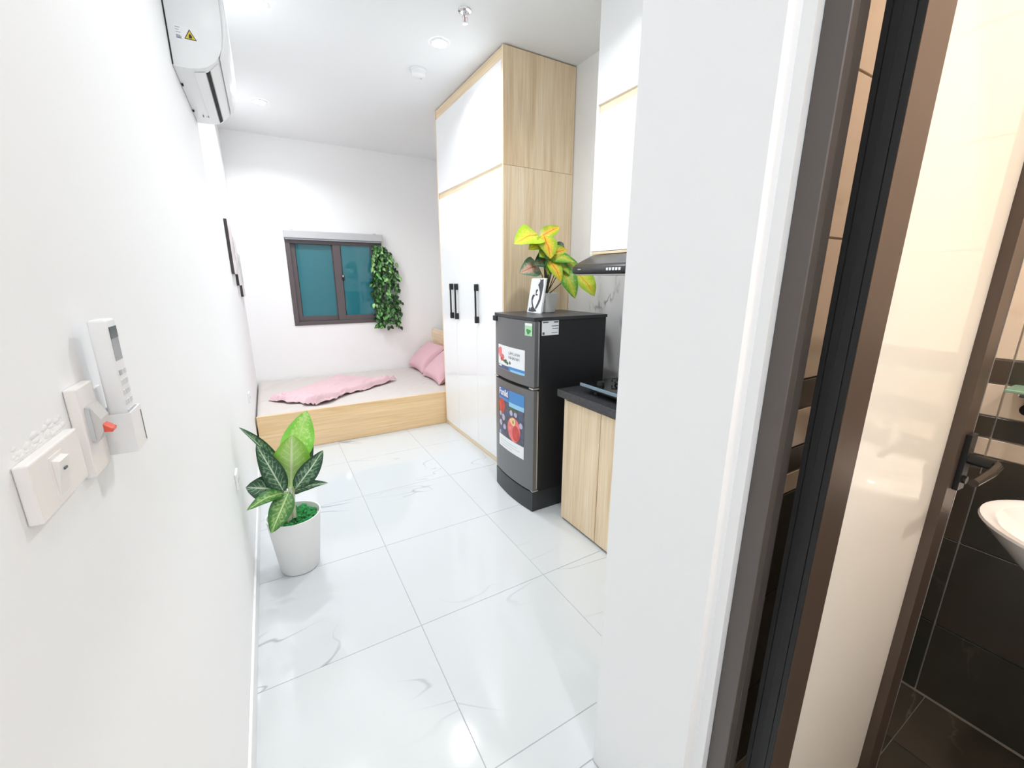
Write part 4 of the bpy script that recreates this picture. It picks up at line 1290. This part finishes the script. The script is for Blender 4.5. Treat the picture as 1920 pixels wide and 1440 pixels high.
# ridged black edge profile on the hinge side
b = new_bm()
for d0, d1, a in ((0.001, 0.010, -0.0015), (0.0105, 0.025, -0.003), (0.0255, 0.037, -0.0022), (0.0375, 0.0455, -0.004)):
    lbox(b, a, -0.0002, d0, d1, Z0, Z1)
obj('edge_gasket', b, GASKET, dr)
obj('glazing_bead', lbox(new_bm(), ST, ST + 0.005, 0.004, 0.018, Z0 + 0.055, Z1 - 0.09), GASKET, hs)
ls = obj('lock_stile', lbox(new_bm(), LW - ST - 0.010, LW - 0.020, 0.0, LT, Z0, Z1), BRONZE2, dr)
obj('stile_flange', lbox(new_bm(), LW - 0.0195, LW, 0.006, LT - 0.004, Z0, Z1), BRONZE, ls)
obj('groove', lbox(new_bm(), LW - 0.024, LW - 0.0215, -0.0008, 0.0, Z0, Z1), SILVER, ls)
obj('bottom_rail', lbox(new_bm(), ST, LW - ST - 0.010, 0.0, LT, Z0, Z0 + 0.055), BRONZE2, dr)
obj('top_rail', lbox(new_bm(), ST, LW - ST - 0.010, 0.0, LT, Z1 - 0.09, Z1), BRONZE2, dr)
obj('glass', lbox(new_bm(), ST, LW - ST - 0.010, 0.020, 0.026, Z0 + 0.055, Z1 - 0.09), CREAMG, dr)
# lever handle on the lock stile
hz_ = 0.985
ha = LW - 0.042


def hp(a, out, z):
    x, y = leafp(a, -out)
    return (x, y, z)


b = lbox(new_bm(), ha - 0.016, ha + 0.016, -0.010, -0.0005, hz_ - 0.075, hz_ + 0.055)
hd = obj('handle_plate', b, BLACKP, dr)
obj('spindle', tube(new_bm(), [hp(ha, 0.010, hz_), hp(ha, 0.050, hz_)], 0.012, 16), BLACKP, hd, smooth=True)
obj('lever', tube(new_bm(), [hp(ha + 0.006, 0.030, hz_ + 0.003), hp(ha + 0.004, 0.048, hz_ + 0.002), hp(ha - 0.012, 0.056, hz_), hp(ha - 0.05, 0.058, hz_ - 0.004), hp(ha - 0.125, 0.056, hz_ - 0.010)], 0.0095, 14, 0.008), mat('lever_bronze', (70, 62, 56), 0.25, metal=0.6), hd, smooth=True)
obj('key_cylinder', tube(new_bm(), [hp(ha, 0.010, hz_ - 0.05), hp(ha, 0.016, hz_ - 0.05)], 0.009, 14), BLACKP, hd, smooth=True)
for z in (0.25, 1.82):
    obj('hinge', tube(new_bm(), [(0.9575, 0.3255, z - 0.04), (0.9575, 0.3255, z + 0.04)], 0.0055, 12), BLACKP, dr, smooth=True)
tag(obj('trim_1', bx(0.8645, 0.951, -0.329, 0.3325, -0.0115, 0.003), BRONZE2), 'low dark threshold strip under the bathroom door', 'threshold', kind='structure')

# ------------------------------------------------------------------ BATHROOM FITTINGS
FX = BX - 0.0095                     # tiled face
t = thing('washbasin', 'white oval washbasin on the dark tiled bathroom wall', 'washbasin', (1.74, -0.04, 0.6))
bc, brx, bry, bz = (1.742, -0.03), 0.215, 0.255, 0.800
prof = [(0.0, bz - 0.185), (0.30, bz - 0.182), (0.48, bz - 0.150), (0.74, bz - 0.085), (0.93, bz - 0.030), (1.0, bz - 0.006), (0.99, bz), (0.94, bz + 0.001), (0.88, bz - 0.006), (0.78, bz - 0.05), (0.55, bz - 0.110), (0.25, bz - 0.135), (0.0, bz - 0.138)]
obj('bowl', lathe(new_bm(), prof, bc[0], bc[1], 56, brx, bry), CERAM, t, smooth=True)
obj('drain', lathe(new_bm(), [(0.0, bz - 0.1345), (0.022, bz - 0.1345), (0.022, bz - 0.1375), (0.0, bz - 0.1375)], bc[0], bc[1], 20), CHROME, t, smooth=True)
obj('back_ledge', bx(1.885, FX - 0.001, -0.20, 0.14, bz - 0.09, bz + 0.006, bev=0.012), CERAM, t)
tp = obj('tap', tube(new_bm(), [(1.915, -0.03, bz + 0.007), (1.915, -0.03, bz + 0.10), (1.90, -0.03, bz + 0.125), (1.86, -0.03, bz + 0.13), (1.81, -0.03, bz + 0.115)], 0.012, 14), CHROME, t, smooth=True)
obj('tap_lever', tube(new_bm(), [(1.918, -0.03, bz + 0.115), (1.922, -0.03, bz + 0.15), (1.90, -0.03, bz + 0.175)], 0.006, 10), CHROME, tp, smooth=True)
obj('waste_pipe', tube(new_bm(), [(bc[0], bc[1], bz - 0.186), (bc[0], bc[1], bz - 0.30), (bc[0] + 0.03, bc[1], bz - 0.34), (FX - 0.002, bc[1], bz - 0.34)], 0.018, 14), CHROME, t, smooth=True)
t = thing('glass_shelf', 'green edged glass shelf on the bathroom wall above the basin', 'shelf', (FX, 0.02, 1.078))
obj('shelf_plate', bx(1.862, FX - 0.001, -0.25, 0.262, 1.078, 1.086, bev=0.002), mat('green_glass', (176, 214, 190), 0.08, trans=0.4), t)
for y in (0.235, -0.22):
    obj('bracket', bx(1.905, FX - 0.0005, y - 0.008, y + 0.008, 1.062, 1.0775, bev=0.003), CHROME, t)
t = thing('angle_valve', 'small chrome valve on the bathroom wall under the glass shelf', 'valve', (FX, 0.215, 1.03))
obj('rosette', tube(new_bm(), [(FX - 0.001, 0.215, 1.035), (FX - 0.008, 0.215, 1.035)], 0.022, 20), CHROME, t, smooth=True)
obj('stem', tube(new_bm(), [(FX - 0.008, 0.215, 1.035), (FX - 0.055, 0.215, 1.035)], 0.010, 14), CHROME, t, smooth=True)
obj('knob', tube(new_bm(), [(FX - 0.055, 0.215, 1.035), (FX - 0.080, 0.215, 1.035)], 0.016, 14), mat('dark_chrome', (70, 60, 58), 0.2, metal=0.9), t, smooth=True)
obj('spout', tube(new_bm(), [(FX - 0.035, 0.215, 1.03), (FX - 0.035, 0.205, 1.00), (FX - 0.035, 0.18, 0.985)], 0.007, 12), CHROME, t, smooth=True)
